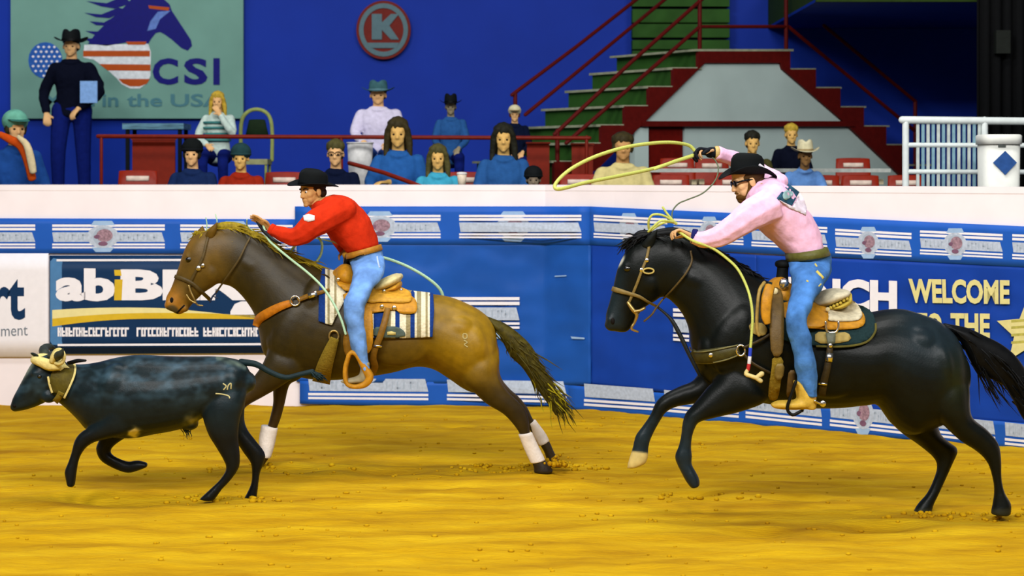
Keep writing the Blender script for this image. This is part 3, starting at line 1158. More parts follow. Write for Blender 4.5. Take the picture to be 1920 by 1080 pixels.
CHUTE = mat('chute_white_paint', (216, 224, 222), rough=0.4, var=0.05)
SLATB = mat('chute_slat_blue', (124, 162, 176), rough=0.4, var=0.1)
SLATW = mat('chute_slat_pale', (190, 200, 196), rough=0.4, var=0.1)
YF = 17.0
ch = empty('chute_gate', (P(1800, 0, YF).x, YF, FZ1), 'white tubular chute gate with upright slats at the right', 'gate')
def fbar(name, a, b, r, m=CHUTE):
    mb = MB()
    mb.tube([P(*a, YF), P(*b, YF)], r, k=1, seg=10)
    mb.build(name, m, ch)
fbar('rail', (1692, 225), (1990, 228), .034)
fbar('rail', (1700, 272), (1990, 273), .022)
fbar('rail', (1700, 322), (1990, 323), .022)
p = P(1698, 225, YF)
for u in (1698, 1846, 1985):
    mb = MB()
    q = P(u, 225, YF)
    mb.tube([q, Vector((q.x, YF, FZ1))], .03, k=1, seg=10)
    mb.build('post', CHUTE, ch)
for i in range(13):
    u = 1718 + i * 9.6
    mb = MB()
    q, w = P(u, 233, YF), P(u + 5.5, 233, YF)
    mb.box((q.x, YF - .01, FZ1 + .3), (w.x, YF + .01, q.z))
    mb.build('slat', SLATB if i % 2 else SLATW, ch, False)

bn = empty('bin', (P(1877, 0, 16.2).x, 16.3, FZ1), 'white plastic bin with a blue diamond beside the chute gate', 'bin')
BINW = mat('bin_white_plastic', (228, 230, 222), rough=0.4, var=0.03)
mb = MB()
a, c = P(1842, 352, 16.2), P(1914, 268, 16.2)
cx, rx = (a.x + c.x) / 2, (c.x - a.x) / 2
mb.loft([((cx, 16.3, FZ1 + .02), (rx * .92, 0, 0), (0, .16, 0)), ((cx, 16.3, c.z), (rx, 0, 0), (0, .18, 0))], seg=32, cap=0, square=.45)
mb.build('bin_body', BINW, bn)
mb = MB()
z1 = P(0, 252, 16.2).z
mb.loft([((cx, 16.3, c.z - .012), (rx * 1.08, 0, 0), (0, .2, 0)), ((cx, 16.3, z1 - .012), (rx * 1.08, 0, 0), (0, .2, 0)), ((cx, 16.3, z1), (rx * 1.0, 0, 0), (0, .18, 0))], seg=32, cap=0, square=.45)
mb.build('lid', BINW, bn)
mb = MB()
flat(mb, [(1885, 283), (1907, 305), (1885, 328), (1862, 305)], 16.112, .01)
mb.build('diamond_mark', mat('bin_blue', (44, 84, 148), rough=.5), bn, False)
mb = MB()
flat(mb, [(1872, 270), (1886, 270), (1886, 276), (1872, 276)], 16.112, .01)
mb.build('handle', mat('bin_grey', (90, 96, 92), rough=.5), bn, False)
# ------------------------------------------------------------------ hair helper
def strands(mb, roots, flow, n, length, r, seed, spread=.02, droop=.0, D0=None, seg=5):
    """thin tapering locks: roots = polyline of 3D points, flow = function(t, rnd) -> direction"""
    rnd = random.Random(seed)
    for _ in range(n):
        t = rnd.random() * (len(roots) - 1.001)
        i = int(t)
        p = Vector(roots[i]).lerp(Vector(roots[i + 1]), t - i)
        p += Vector((rnd.gauss(0, spread), rnd.gauss(0, spread * 1.3), rnd.gauss(0, spread * .4)))
        d = flow(t / (len(roots) - 1), rnd)
        L = length * rnd.uniform(.6, 1.25)
        q = [p]
        for k in range(1, 5):
            s = k / 4
            q.append(p + d * L * s + Vector((0, 0, -droop * L * s * s)) + Vector((rnd.gauss(0, .006), rnd.gauss(0, .006), rnd.gauss(0, .006))) * s)
        mb.tube(q, [r, r * 1.1, r * .9, r * .6, r * .15], k=2, seg=seg)

EYE = mat('animal_eye_black', (10, 8, 6), rough=0.1, var=0.0, spec=.8)
NOSTRIL = mat('nostril_dark', (16, 12, 10), rough=0.7, var=0.0)
COAT = mat('animal_coat', (255, 255, 255), rough=0.48, var=0.14, scale=14, bump=0.06, bscale=90, spec=0.3, attr=True)

# ------------------------------------------------------------------ the black steer
DS = 12.33
mb = MB()
mb.pairs([(21, 758, 33, 771, .055), (25, 745, 46, 769, .07), (36, 724, 66, 763, .078), (47, 703, 86, 754, .095), (57, 685, 100, 744, .11), (70, 670, 112, 728, .105), (92, 663, 122, 712, .085)], DS)
mb.pairs([(95, 668, 96, 745, .10), (122, 680, 113, 756, .12), (150, 683, 132, 772, .14), (182, 679, 150, 790, .18), (210, 672, 165, 806, .21), (238, 667, 195, 818, .23),
          (266, 665, 246, 822, .25), (300, 667, 286, 815, .265), (335, 668, 325, 808, .26), (370, 668, 352, 800, .235), (400, 668, 378, 785, .215), (430, 671, 415, 768, .20), (455, 679, 450, 752, .165), (468, 698, 466, 735, .10)], DS)
# near foreleg reaching forward, far foreleg folded
mb.pairs([(205, 735, 250, 800, .10, -.13), (190, 778, 232, 815, .085, -.14), (172, 797, 201, 823, .065, -.14), (151, 811, 178, 829, .055, -.14), (140, 826, 162, 839, .05, -.14), (134, 848, 152, 853, .035, -.14),
          (128, 866, 147, 867, .036, -.14), (121, 884, 144, 884, .042, -.14), (123, 897, 142, 898, .042, -.14), (126, 911, 140, 912, .04, -.14)], DS, cap=.3)
mb.pairs([(195, 770, 245, 815, .09, .12), (187, 820, 216, 834, .06, .12), (180, 840, 207, 847, .05, .12), (187, 861, 214, 855, .045, .12), (206, 875, 227, 861, .034, .12), (237, 887, 241, 865, .036, .12), (258, 883, 258, 863, .042, .12), (276, 876, 275, 867, .035, .12)], DS, cap=.3)
# hind legs
mb.pairs([(390, 690, 466, 690, .10, -.03), (378, 760, 462, 742, .12, -.085), (388, 808, 449, 790, .09, -.12), (405, 838, 447, 824, .07, -.12), (419, 862, 450, 855, .055, -.12), (424, 879, 448, 877, .045, -.12),
          (413, 898, 433, 900, .033, -.12), (397, 914, 418, 916, .034, -.12), (384, 926, 409, 928, .042, -.12), (373, 936, 402, 938, .042, -.12)], DS, cap=.2)
mb.pairs([(410, 740, 460, 745, .10, .10), (418, 780, 458, 785, .085, .11), (428, 803, 464, 806, .07, .12), (442, 826, 480, 827, .06, .12), (456, 848, 497, 850, .05, .12), (470, 868, 495, 868, .042, .12),
          (472, 886, 488, 886, .032, .12), (471, 905, 485, 906, .033, .12), (463, 924, 483, 923, .04, .12), (456, 936, 481, 937, .042, .12)], DS, cap=.2)
# muscle shaping: a shallow swelling that stands prot metres proud of the surface
def swell(mb, bvh, u, v, D0, ru, rv, prot, ang=0.0):
    h, d = hit(bvh, u, v, D0)
    if h is None:
        return
    ry = .10
    s = h.y / F
    a = math.radians(ang)
    mb.ell((h.x, h.y + ry - prot, h.z), (ru * s * math.cos(a), 0, -ru * s * math.sin(a)), (0, ry, 0), (rv * s * math.sin(a), 0, rv * s * math.cos(a)), seg=20, rings=12)
def rough_bvh(mb):
    return BVHTree.FromPolygons([Vector(q) for q in mb.v], mb.f)
def blob(mb, u, v, D, ru, rv, ry, ang=0.0):
    s = D / F
    a = math.radians(ang)
    mb.ell(P(u, v, D), (ru * s * math.cos(a), 0, -ru * s * math.sin(a)), (0, ry, 0), (rv * s * math.sin(a), 0, rv * s * math.cos(a)))
rb = rough_bvh(mb)
swell(mb, rb, 208, 735, DS, 36, 52, .010, 15)
swell(mb, rb, 430, 715, DS, 26, 30, .008)
blob(mb, 355, 795, DS, 18, 12, .06)
blob(mb, 92, 742, DS - .06, 16, 14, .05)
blob(mb, 68, 700, DS - .085, 10, 7, .03)
steer_me = mb.remesh('steer', .008, 16)
def steer_coat(co, U, V):
    c = np.tile(np.array((18.0, 30, 34)), (len(U), 1))
    nz = np.array([noise.noise(Vector((u * .03, v * .05, y * 4))) + .5 * noise.noise(Vector((u * .09, v * .12, y * 9))) for u, v, y in zip(U, V, co[:, 1])])
    c = blend(c, (54, 78, 92), np.clip(nz * 1.0 + .35, 0, 1)[:, None] * (1 - sstep(715, 780, V)))  # top light on the back painted in as mottled blue-grey
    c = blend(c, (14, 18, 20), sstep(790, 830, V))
    # white belly patches
    w = np.exp(-(np.abs((U - 252) / 15 + nz * .8) + np.abs((V - 812 + (U - 252) * .2) / 11 + nz * .6)) ** 3)[:, None]
    c = blend(c, (226, 214, 150), np.clip(w * 1.4, 0, 1))
    w = np.exp(-(((U - 360) / 17) ** 2 + ((V - 793) / 19) ** 2) ** 2)[:, None]
    c = blend(c, (150, 146, 104), np.clip(w * 1.3, 0, 1) * np.clip(.6 + nz, 0, 1)[:, None])
    w = (np.exp(-((U - 55 + (V - 690) * .75) / 6.0) ** 2) * (V > 672) * (V < 722))[:, None]
    c = blend(c, (150, 160, 140), w * .75)
    w = (np.exp(-((V - 672 - (U - 415) * .35) / 6.0) ** 2) * (U > 405) * (U < 462))[:, None]
    c = blend(c, (130, 140, 110), w * .55 * np.clip(.7 + nz, 0, 1)[:, None])
    return c
paint(steer_me, steer_coat)
COATB = mat('black_coat', (255, 255, 255), rough=0.4, var=0.14, scale=14, bump=0.06, bscale=90, spec=0.17, attr=True)
steer = link('steer', steer_me, COATB)
tag(steer, 'small black steer with wrapped horns running ahead of the horses', 'steer')
steer_bvh = bvh_of([steer_me])
mb = MB()
mb.tube([P(452, 679, DS), P(480, 683, DS - .02), P(505, 697, DS - .03), P(535, 708, DS - .03), P(563, 702, DS - .02), P(585, 697, DS)], [.022, .02, .018, .018, .017, .018], seg=10)
strands(mb, [P(580, 696, DS), P(590, 699, DS)], lambda t, r: Vector((.75 + r.gauss(0, .1), r.gauss(0, .15), -.55 + r.gauss(0, .14))), 40, .085, .006, 5, .006)
mb.build('tail', mat('steer_tail_hair', (22, 40, 44), rough=.5), steer)
mb = MB()
mb.ell(on(steer_bvh, 74, 706, DS, .0), (.014, .010, .012))
mb.build('eye', EYE, steer)
mb = MB()
mb.ell(on(steer_bvh, 27, 761, DS, .0), (.012, .007, .010))
mb.build('nostril', NOSTRIL, steer)
HORN = mat('horn_dark', (52, 58, 50), rough=.5)
mb = MB()
mb.tube([P(84, 664, DS + .06), P(82, 655, DS + .16), P(92, 650, DS + .24), P(102, 652, DS + .28)], [.034, .03, .022, .008], seg=10)
mb.build('horn', HORN, steer)
mb = MB()
mb.tube([P(98, 668, DS - .05), P(106, 668, DS - .14), P(113, 664, DS - .22), P(118, 655, DS - .25)], [.034, .032, .024, .006], seg=12)
mb.build('horn', HORN, steer)
mb = MB()
mb.tube([P(70, 668, DS - .02), P(62, 664, DS - .1), P(58, 662, DS - .14)], [.012, .010, .003], seg=8)
mb.build('forelock_tuft', mat('steer_tail_hair', (22, 40, 44)), steer)
mb = MB()   # ears lie back behind the wraps
mb.pairs([(126, 678, 130, 684, .01, -.10), (144, 673, 148, 680, .02, -.13), (161, 674, 161, 678, .01, -.14)], DS, seg=10)
mb.build('ear', mat('steer_ear', (14, 16, 20), rough=.7), steer)
mb = MB()
for q in ([(418, 719), (424, 724), (419, 731)], [(426, 731), (428, 723), (433, 719), (433, 730)], [(404, 738), (416, 739), (428, 742), (431, 747)]):
    ribbon(mb, q, 2.4, steer_bvh, DS, .0, .003)
mb.build('brand_mark', mat('brand_cream', (190, 182, 130), rough=.8), steer)
mb = MB()
strands(mb, [P(342, 800, DS), P(352, 802, DS)], lambda t, r: Vector((.3 + r.gauss(0, .25), r.gauss(0, .2), -1)), 14, .06, .003, 4, .01)
mb.build('belly_hair', mat('steer_tail_hair', (22, 40, 44)), steer)

# protective horn wrap
WRAPC = mat('wrap_cream', (216, 200, 128), rough=.8, var=.12, scale=40, bump=.2)
WRAPB = mat('wrap_brown_leather', (84, 74, 22), rough=.6, var=.15, scale=30, bump=.15)
hw = empty('horn_wrap', P(110, 690, DS - .1), 'brown and cream leather horn wrap tied round the steer head', 'horn wrap')
mb = MB()
patch(mb, [(98, 694), (112, 688), (136, 682), (141, 690), (138, 712), (126, 735), (119, 748), (108, 738), (98, 735), (92, 714)], steer_bvh, DS, .012, .008)
mb.build('jaw_flap', WRAPB, hw)
mb = MB()
ribbon(mb, [(137, 680), (141, 688), (139, 704), (131, 724), (120, 747)], 4, steer_bvh, DS, .016, .010)
ribbon(mb, [(90, 706), (93, 722), (98, 737)], 4, steer_bvh, DS, .016, .010)
mb.build('piping', WRAPC, hw)
mb = MB()
ribbon(mb, [(115, 735), (110, 745), (103, 754)], 12, steer_bvh, DS, .016, .008)
mb.build('chin_strap', mat('wrap_strap_tan', (128, 112, 40), rough=.6), hw)
mb = MB()
mb.tube([P(64, 675, DS - .09), P(78, 679, DS - .12), P(94, 685, DS - .13), P(108, 687, DS - .13)], [.024, .032, .036, .026], seg=12)
mb.tube([P(66, 672, DS - .02), P(80, 671, DS), P(96, 674, DS)], [.024, .03, .03], seg=12)
patch(mb, [(100, 680), (118, 672), (124, 684), (131, 690), (121, 690), (114, 695), (104, 694)], steer_bvh, DS, .03, .012, rnd=0)
mb.build('poll_wrap', WRAPC, hw)
mb = MB()
a = [P(110 + 10.5 * math.cos(t), 669 + 13.5 * math.sin(t), DS - .17 - .02 * math.cos(t)) for t in np.linspace(.4, 2 * math.pi + .2, 16)]
mb.tube(a, .012, k=2, seg=8)
mb.tube([P(98, 676, DS - .16), P(103, 666, DS - .17), P(110, 660, DS - .18)], [.02, .024, .016], seg=8)
mb.build('horn_roll', WRAPC, hw)

# ------------------------------------------------------------------ the chestnut horse
DC = 13.5
mb = MB()
C_TRUNK = [(388, 436, 396, 522, .10), (415, 426, 414, 532, .105), (445, 426, 432, 537, .11), (475, 441, 447, 548, .12), (510, 460, 464, 568, .135), (545, 481, 478, 592, .165), (580, 494, 486, 625, .205), (606, 504, 498, 668, .24),
           (628, 511, 545, 702, .27), (652, 521, 605, 713, .295), (690, 533, 670, 709, .315), (735, 540, 735, 699, .325), (775, 547, 778, 688, .315), (810, 551, 812, 692, .30), (845, 557, 845, 712, .295), (880, 571, 868, 728, .29), (908, 588, 890, 736, .26), (927, 611, 918, 726, .20), (933, 648, 930, 695, .13)]
mb.pairs(C_TRUNK, DC, seg=32, cap=.2)
mb.pairs([(311, 567, 321, 583, .05), (312, 556, 337, 590, .062), (320, 541, 352, 580, .062), (328, 520, 368, 563, .066), (336, 496, 384, 548, .08), (345, 470, 402, 536, .10), (356, 450, 414, 522, .105), (371, 437, 414, 500, .095), (390, 432, 416, 480, .085)], DC)
blob(mb, 317, 569, DC - .045, 7, 9, .02)
blob(mb, 345, 578, DC - .02, 10, 8, .04)
# legs: near hind, far hind, near fore, far fore
mb.pairs([(858, 630, 930, 640, .12, -.06), (855, 680, 937, 675, .145, -.115), (866, 716, 935, 703, .13, -.14), (888, 735, 950, 731, .105, -.14), (912, 757, 970, 751, .085, -.14), (942, 775, 986, 770, .066, -.14), (960, 793, 992, 791, .055, -.14), (974, 813, 994, 810, .042, -.14),
          (983, 836, 1004, 832, .036, -.14), (991, 856, 1014, 851, .038, -.14), (997, 868, 1022, 863, .044, -.14), (1001, 878, 1034, 876, .05, -.14), (1000, 886, 1038, 886, .055, -.14)], DC, cap=.15)
mb.pairs([(870, 640, 936, 660, .13, .13), (874, 700, 938, 703, .125, .13), (900, 731, 954, 727, .10, .13), (925, 751, 974, 745, .08, .13), (952, 768, 989, 764, .062, .13), (972, 785, 998, 783, .05, .13), (988, 801, 1008, 797, .04, .13), (1001, 819, 1019, 812, .036, .13),
          (1013, 836, 1031, 829, .040, .13), (1021, 850, 1038, 845, .042, .13), (1024, 864, 1046, 861, .046, .13), (1022, 876, 1054, 878, .052, .13)], DC, cap=.15)
mb.pairs([(515, 610, 588, 680, .10, -.08), (505, 650, 565, 705, .11, -.125), (492, 682, 545, 713, .09, -.14), (478, 703, 520, 729, .074, -.14), (462, 722, 492, 745, .06, -.14), (445, 738, 467, 759, .054, -.14), (439, 760, 458, 768, .042, -.14), (437, 785, 453, 788, .037, -.14), (435, 806, 452, 808, .042, -.14), (437, 822, 454, 820, .042, -.14), (440, 836, 462, 832, .05, -.14)], DC, cap=.2)
mb.pairs([(530, 660, 590, 690, .11, .12), (517, 698, 560, 712, .085, .13), (512, 728, 543, 722, .068, .13), (512, 755, 534, 757, .054, .13), (507, 779, 527, 783, .05, .13), (501, 801, 519, 805, .042, .13), (495, 829, 512, 832, .037, .13), (491, 848, 508, 852, .040, .13), (484, 858, 501, 864, .042, .13), (470, 865, 492, 876, .05, .13)], DC, cap=.2)
rb = rough_bvh(mb)
swell(mb, rb, 395, 508, DC, 25, 28, .012)          # cheek
swell(mb, rb, 352, 480, DC, 11, 8, .010, 30)       # brow
swell(mb, rb, 548, 618, DC, 40, 66, .016, 25)      # shoulder
swell(mb, rb, 585, 570, DC, 30, 60, .010, 25)
swell(mb, rb, 516, 640, DC, 20, 32, .012, 0)       # breast
swell(mb, rb, 890, 650, DC, 26, 44, .010, -15)     # buttock
swell(mb, rb, 858, 620, DC, 34, 28, .007, 15)
swell(mb, rb, 745, 640, DC, 70, 50, .008)          # barrel
swell(mb, rb, 470, 500, DC, 44, 24, .008, 35)      # neck
chest_me = mb.remesh('horse', .0085, 16)
def chestnut_coat(co, U, V):
    n = len(U)
    c = np.tile(np.array((88.0, 66, 10)), (n, 1))
    c = blend(c, (48, 38, 9), 1 - sstep(540, 760, U))                       # darker front coat, neck shade deepened into the colour
    c = blend(c, (146, 112, 6), sstep(740, 880, U) * (1 - sstep(650, 760, V)))   # golden rump
    c = blend(c, (96, 72, 20), (1 - sstep(400, 460, U)))
    c = blend(c, (168, 112, 26), (1 - sstep(322, 352, U + (V - 540) * -.3)) * sstep(515, 560, V))   # tan muzzle
    c = blend(c, (128, 94, 44), (1 - sstep(332, 366, U + (V - 470) * .5)) * (1 - sstep(505, 545, V)) * sstep(430, 450, V))
    c = blend(c, (52, 40, 14), sstep(690, 770, V) * sstep(560, 900, U))  # darker legs and belly, with underside shade painted in
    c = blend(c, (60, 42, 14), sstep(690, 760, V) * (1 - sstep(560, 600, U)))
    c = blend(c, (40, 32, 22), sstep(866, 874, V))                             # hooves
    c = blend(c, (58, 54, 40), (1 - sstep(10, 16, np.hypot(U - 322, V - 585))) * .8)
    return c
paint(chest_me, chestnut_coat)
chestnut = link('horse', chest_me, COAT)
tag(chestnut, 'galloping chestnut horse with white leg boots under the red-shirted rider', 'horse')
ch_bvh = bvh_of([chest_me])
mb = MB()
mb.ell(on(ch_bvh, 354, 487, DC, -.002), (.024, .015, .019))
mb.build('eye', EYE, chestnut)
mb = MB()
mb.ell(on(ch_bvh, 322, 563, DC, -.001), (.013, .008, .021))
mb.build('nostril', NOSTRIL, chestnut)
mb = MB()
ribbon(mb, [(331, 588), (338, 580), (346, 572)], 3, ch_bvh, DC, -.001, .004)
mb.build('mouth_line', NOSTRIL, chestnut)
CHEAR = mat('chestnut_ear', (100, 74, 20), rough=.6)
for dy, tip, b0, b1 in ((-.055, (407, 417), (385, 440), (402, 447)), (.06, (380, 424), (368, 440), (384, 438))):
    mb = MB()
    mb.pairs([(b0[0], b0[1], b1[0], b1[1], .030, dy), ((b0[0] * .55 + tip[0] * .45) - 3, b0[1] * .55 + tip[1] * .45, b1[0] * .55 + tip[0] * .45 + 2, b1[1] * .55 + tip[1] * .45, .028, dy * 1.2), (tip[0] - 1, tip[1], tip[0] + 1, tip[1] + 1, .004, dy * 1.3)], DC, seg=12)
    mb.build('ear', CHEAR, chestnut)
FLAX = mat('mane_flaxen', (150, 128, 22), rough=.5, var=.25, scale=40, stretch=(1, 1, 1))
mb = MB()
crest = [P(u, v, DC) for u, v in ((392, 434), (410, 427), (430, 426), (452, 430), (475, 443), (505, 459), (535, 477), (570, 491), (600, 502))]
mb.tube(crest, [.02, .035, .04, .04, .038, .034, .032, .03, .02], k=3, seg=10, flat=.9)
def mane_flow(t, r):
    return Vector((.9, r.gauss(-.05, .35), -.22 - .25 * t + r.gauss(0, .12) + (.35 if r.random() < .25 else 0)))
strands(mb, crest, mane_flow, 260, .13, .006, 21, .012, .15)
mb.build('mane', FLAX, chestnut)
mb = MB()
strands(mb, [P(388, 436, DC), P(378, 440, DC - .02), P(372, 440, DC + .03)], lambda t, r: Vector((-.35 + r.gauss(0, .15), r.gauss(0, .25), -.55 + r.gauss(0, .15))), 60, .085, .006, 22, .012, .2)
strands(mb, [P(388, 434, DC), P(372, 438, DC)], lambda t, r: Vector((-.5 + r.gauss(0, .3), r.gauss(0, .3), .25 + r.gauss(0, .2))), 14, .05, .006, 23, .01, .3)
mb.build('forelock', FLAX, chestnut)
TAILC = mat('tail_chestnut', (74, 66, 18), rough=.5, var=.3, scale=30)
mb = MB()
mb.pairs([(916, 594, 930, 620, .05), (924, 597, 934, 626, .06), (948, 607, 943, 642, .06), (975, 627, 957, 668, .06), (998, 651, 978, 688, .055), (1017, 686, 996, 714, .05), (1036, 712, 1013, 738, .045), (1046, 742, 1029, 760, .03), (1046, 776, 1041, 778, .006)], DC)
line = [P(u, v, DC) for u, v in ((930, 612), (952, 626), (972, 650), (990, 676), (1008, 702), (1024, 726), (1036, 748))]
strands(mb, line, lambda t, r: Vector((.62 + r.gauss(0, .16), r.gauss(0, .14), -.72 + .25 * (1 - t) + r.gauss(0, .18))), 320, .20, .0055, 31, .022, .15)
strands(mb, line[1:3], lambda t, r: Vector((.35 + r.gauss(0, .2), r.gauss(0, .2), -.9)), 40, .16, .005, 33, .03, .1)
mb.build('tail', TAILC, chestnut)
mb = MB()
strands(mb, line[-3:], lambda t, r: Vector((.55 + r.gauss(0, .22), r.gauss(0, .2), -.5 + r.gauss(0, .22))), 110, .17, .005, 32, .025, .2)
mb.build('tail_ends', mat('tail_flaxen', (170, 158, 26), rough=.5, var=.2), chestnut, label='flaxen ends of the tail')
BOOT = mat('leg_boot_white', (236, 226, 216), rough=.7, var=.06, scale=20, bump=.2)
def legboot(parent, st, D, name='leg_boot'):
    mb = MB()
    mb.pairs(st, D, seg=16, cap=.15)
    mb.build(name, BOOT, parent)
legboot(chestnut, [(972, 815, 998, 811, .052, -.14), (981, 838, 1008, 833, .048, -.14), (990, 858, 1018, 853, .05, -.14), (995, 868, 1022, 862, .052, -.14)], DC)
legboot(chestnut, [(991, 796, 1004, 787, .05, .13), (1000, 818, 1022, 811, .046, .13), (1010, 836, 1030, 826, .048, .13)], DC)
legboot(chestnut, [(490, 797, 521, 803, .055, .13), (485, 830, 515, 834, .052, .13), (493, 856, 508, 858, .05, .13)], DC)
mb = MB()
for q in ([(868, 626), (875, 627), (875, 634), (869, 634), (868, 627)], [(870, 638), (876, 642), (871, 646), (877, 651)]):
    ribbon(mb, q, 2.2, ch_bvh, DC, .0, .003)
mb.build('brand_mark', mat('brand_pale', (178, 164, 110), rough=.8), chestnut)

# ------------------------------------------------------------------ the black horse
DB = 11.8
mb = MB()
mb.pairs([(1212, 444, 1224, 562, .10), (1245, 438, 1245, 557, .11), (1280, 441, 1262, 568, .12), (1315, 462, 1280, 590, .14), (1350, 479, 1291, 617, .165), (1385, 502, 1296, 652, .20), (1410, 516, 1312, 702, .24), (1436, 525, 1370, 738, .28), (1470, 540, 1430, 756, .305), (1520, 560, 1510, 765, .32),
          (1575, 580, 1570, 765, .33), (1620, 587, 1620, 760, .325), (1655, 581, 1645, 760, .31), (1690, 579, 1672, 795, .305), (1725, 588, 1705, 815, .295), (1760, 602, 1745, 805, .28), (1790, 628, 1783, 785, .235), (1809, 670, 1807, 740, .15)], DB, seg=32, cap=.2)
mb.pairs([(1136, 603, 1149, 621, .05), (1136, 588, 1176, 622, .064), (1143, 564, 1192, 600, .064), (1150, 535, 1202, 584, .07), (1157, 505, 1216, 572, .085), (1168, 480, 1233, 562, .105), (1182, 458, 1243, 546, .105), (1206, 446, 1246, 520, .09)], DB)
blob(mb, 1144, 600, DB - .045, 7, 9, .02)
# far fore reaching, near fore
mb.pairs([(1325, 670, 1385, 730, .11, .13), (1302, 711, 1336, 750, .088, .13), (1275, 724, 1301, 757, .072, .13), (1247, 738, 1268, 763, .060, .13), (1230, 754, 1249, 773, .054, .13), (1219, 778, 1238, 789, .046, .13), (1205, 798, 1227, 809, .037, .13), (1192, 816, 1219, 827, .044, .13), (1187, 834, 1216, 842, .04, .13),
          (1184, 846, 1216, 851, .046, .13), (1179, 862, 1211, 868, .055, .13), (1175, 878, 1196, 876, .045, .13)], DB, cap=.15)
mb.pairs([(1345, 640, 1435, 715, .12, -.08), (1345, 700, 1438, 750, .125, -.13), (1322, 731, 1395, 770, .10, -.14), (1300, 758, 1346, 782, .08, -.14), (1285, 776, 1312, 791, .064, -.14), (1279, 797, 1303, 803, .052, -.14), (1277, 816, 1298, 819, .042, -.14), (1272, 837, 1296, 840, .039, -.14), (1265, 856, 1298, 853, .047, -.14),
          (1270, 872, 1297, 869, .043, -.14), (1275, 882, 1301, 878, .047, -.14), (1285, 901, 1311, 897, .055, -.14), (1295, 915, 1312, 911, .05, -.14)], DB, cap=.15)
# far hind, near hind
mb.pairs([(1655, 690, 1780, 690, .15, .13), (1655, 768, 1760, 772, .13, .13), (1685, 807, 1762, 810, .11, .13), (1722, 834, 1780, 829, .08, .13), (1750, 858, 1796, 843, .06, .13), (1757, 876, 1786, 869, .05, .13), (1750, 900, 1773, 899, .038, .13), (1738, 925, 1760, 927, .04, .13), (1721, 945, 1750, 948, .048, .13), (1711, 962, 1746, 966, .056, .13)], DB, cap=.15)
mb.pairs([(1716, 650, 1808, 680, .12, -.06), (1722, 720, 1817, 728, .15, -.115), (1742, 765, 1818, 762, .135, -.14), (1768, 796, 1824, 784, .112, -.14), (1800, 826, 1851, 806, .088, -.14), (1832, 847, 1872, 832, .065, -.14), (1851, 867, 1877, 862, .05, -.14), (1860, 892, 1878, 898, .038, -.14), (1864, 918, 1884, 924, .04, -.14), (1861, 944, 1896, 945, .048, -.14), (1857, 963, 1895, 966, .056, -.14)], DB, cap=.15)
rb = rough_bvh(mb)
swell(mb, rb, 1218, 530, DB, 27, 29, .012)
swell(mb, rb, 1175, 498, DB, 12, 9, .010, 30)
swell(mb, rb, 1385, 635, DB, 48, 74, .016, 25)
swell(mb, rb, 1334, 655, DB, 24, 34, .010)
swell(mb, rb, 1772, 690, DB, 26, 52, .010, -12)
swell(mb, rb, 1728, 645, DB, 40, 32, .007, 15)
swell(mb, rb, 1560, 690, DB, 80, 60, .008)
swell(mb, rb, 1310, 530, DB, 50, 28, .008, 35)
black_me = mb.remesh('horse', .0085, 16)
def black_coat(co, U, V):
    n = len(U)
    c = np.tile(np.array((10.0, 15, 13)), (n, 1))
    c = blend(c, (24, 36, 42), sstep(1640, 1720, U) * (1 - sstep(640, 730, V)))  # bluish sheen of the upper rump painted into the coat
    c = blend(c, (36, 40, 16), np.exp(-(((U - 1795) / 26) ** 2 + ((V - 720) / 46) ** 2))[:, None] * .8)  # greenish highlight on the buttock, painted in
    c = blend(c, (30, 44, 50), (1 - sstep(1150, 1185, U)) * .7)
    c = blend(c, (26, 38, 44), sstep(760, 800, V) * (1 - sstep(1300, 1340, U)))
    c = blend(c, (206, 206, 190), (np.exp(-(((U - 1165 + (V - 490) * .5) / 4) ** 2 + ((V - 490) / 11) ** 2) ** 2))[:, None])
    c = blend(c, (204, 180, 110), sstep(845, 850, V + (U - 1200) * -.12) * (1 - sstep(1222, 1232, U)))     # pale hoof
    c = blend(c, (40, 40, 28), sstep(950, 958, V))
    return c
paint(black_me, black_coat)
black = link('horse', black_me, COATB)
tag(black, 'black horse rearing into a gallop under the pink-shirted rider', 'horse')
bk_bvh = bvh_of([black_me])
mb = MB()
mb.ell(on(bk_bvh, 1177, 504, DB, -.002), (.024, .015, .019))
mb.build('eye', EYE, black)
mb = MB()
mb.ell(on(bk_bvh, 1149, 602, DB, -.001), (.013, .008, .02))
mb.build('nostril', NOSTRIL, black)
BKHAIR = mat('black_horse_hair', (10, 12, 14), rough=.45, var=.2, scale=30)
for dy, tip, b0, b1 in ((-.055, (1232, 430), (1203, 458), (1224, 466)), (.06, (1209, 429), (1196, 446), (1212, 444))):
    mb = MB()
    mb.pairs([(b0[0], b0[1], b1[0], b1[1], .032, dy), ((b0[0] * .55 + tip[0] * .45) - 3, b0[1] * .55 + tip[1] * .45, b1[0] * .55 + tip[0] * .45 + 2, b1[1] * .55 + tip[1] * .45, .03, dy * 1.2), (tip[0] - 1, tip[1], tip[0] + 1, tip[1] + 1, .004, dy * 1.3)], DB, seg=12)
    mb.build('ear', mat('black_ear', (20, 24, 22), rough=.6), black)
mb = MB()
crest = [P(u, v, DB) for u, v in ((1218, 442), (1236, 440), (1262, 438), (1286, 444), (1312, 460), (1340, 474), (1368, 490), (1395, 508), (1425, 522))]
mb.tube(crest, [.02, .035, .04, .04, .036, .032, .03, .026, .02], k=3, seg=10, flat=.9)
strands(mb, crest, lambda t, r: Vector((.85, r.gauss(-.1, .35), -.3 - .2 * t + r.gauss(0, .14) + (.3 if r.random() < .2 else 0))), 220, .11, .006, 41, .012, .15)
mb.build('mane', BKHAIR, black)
mb = MB()
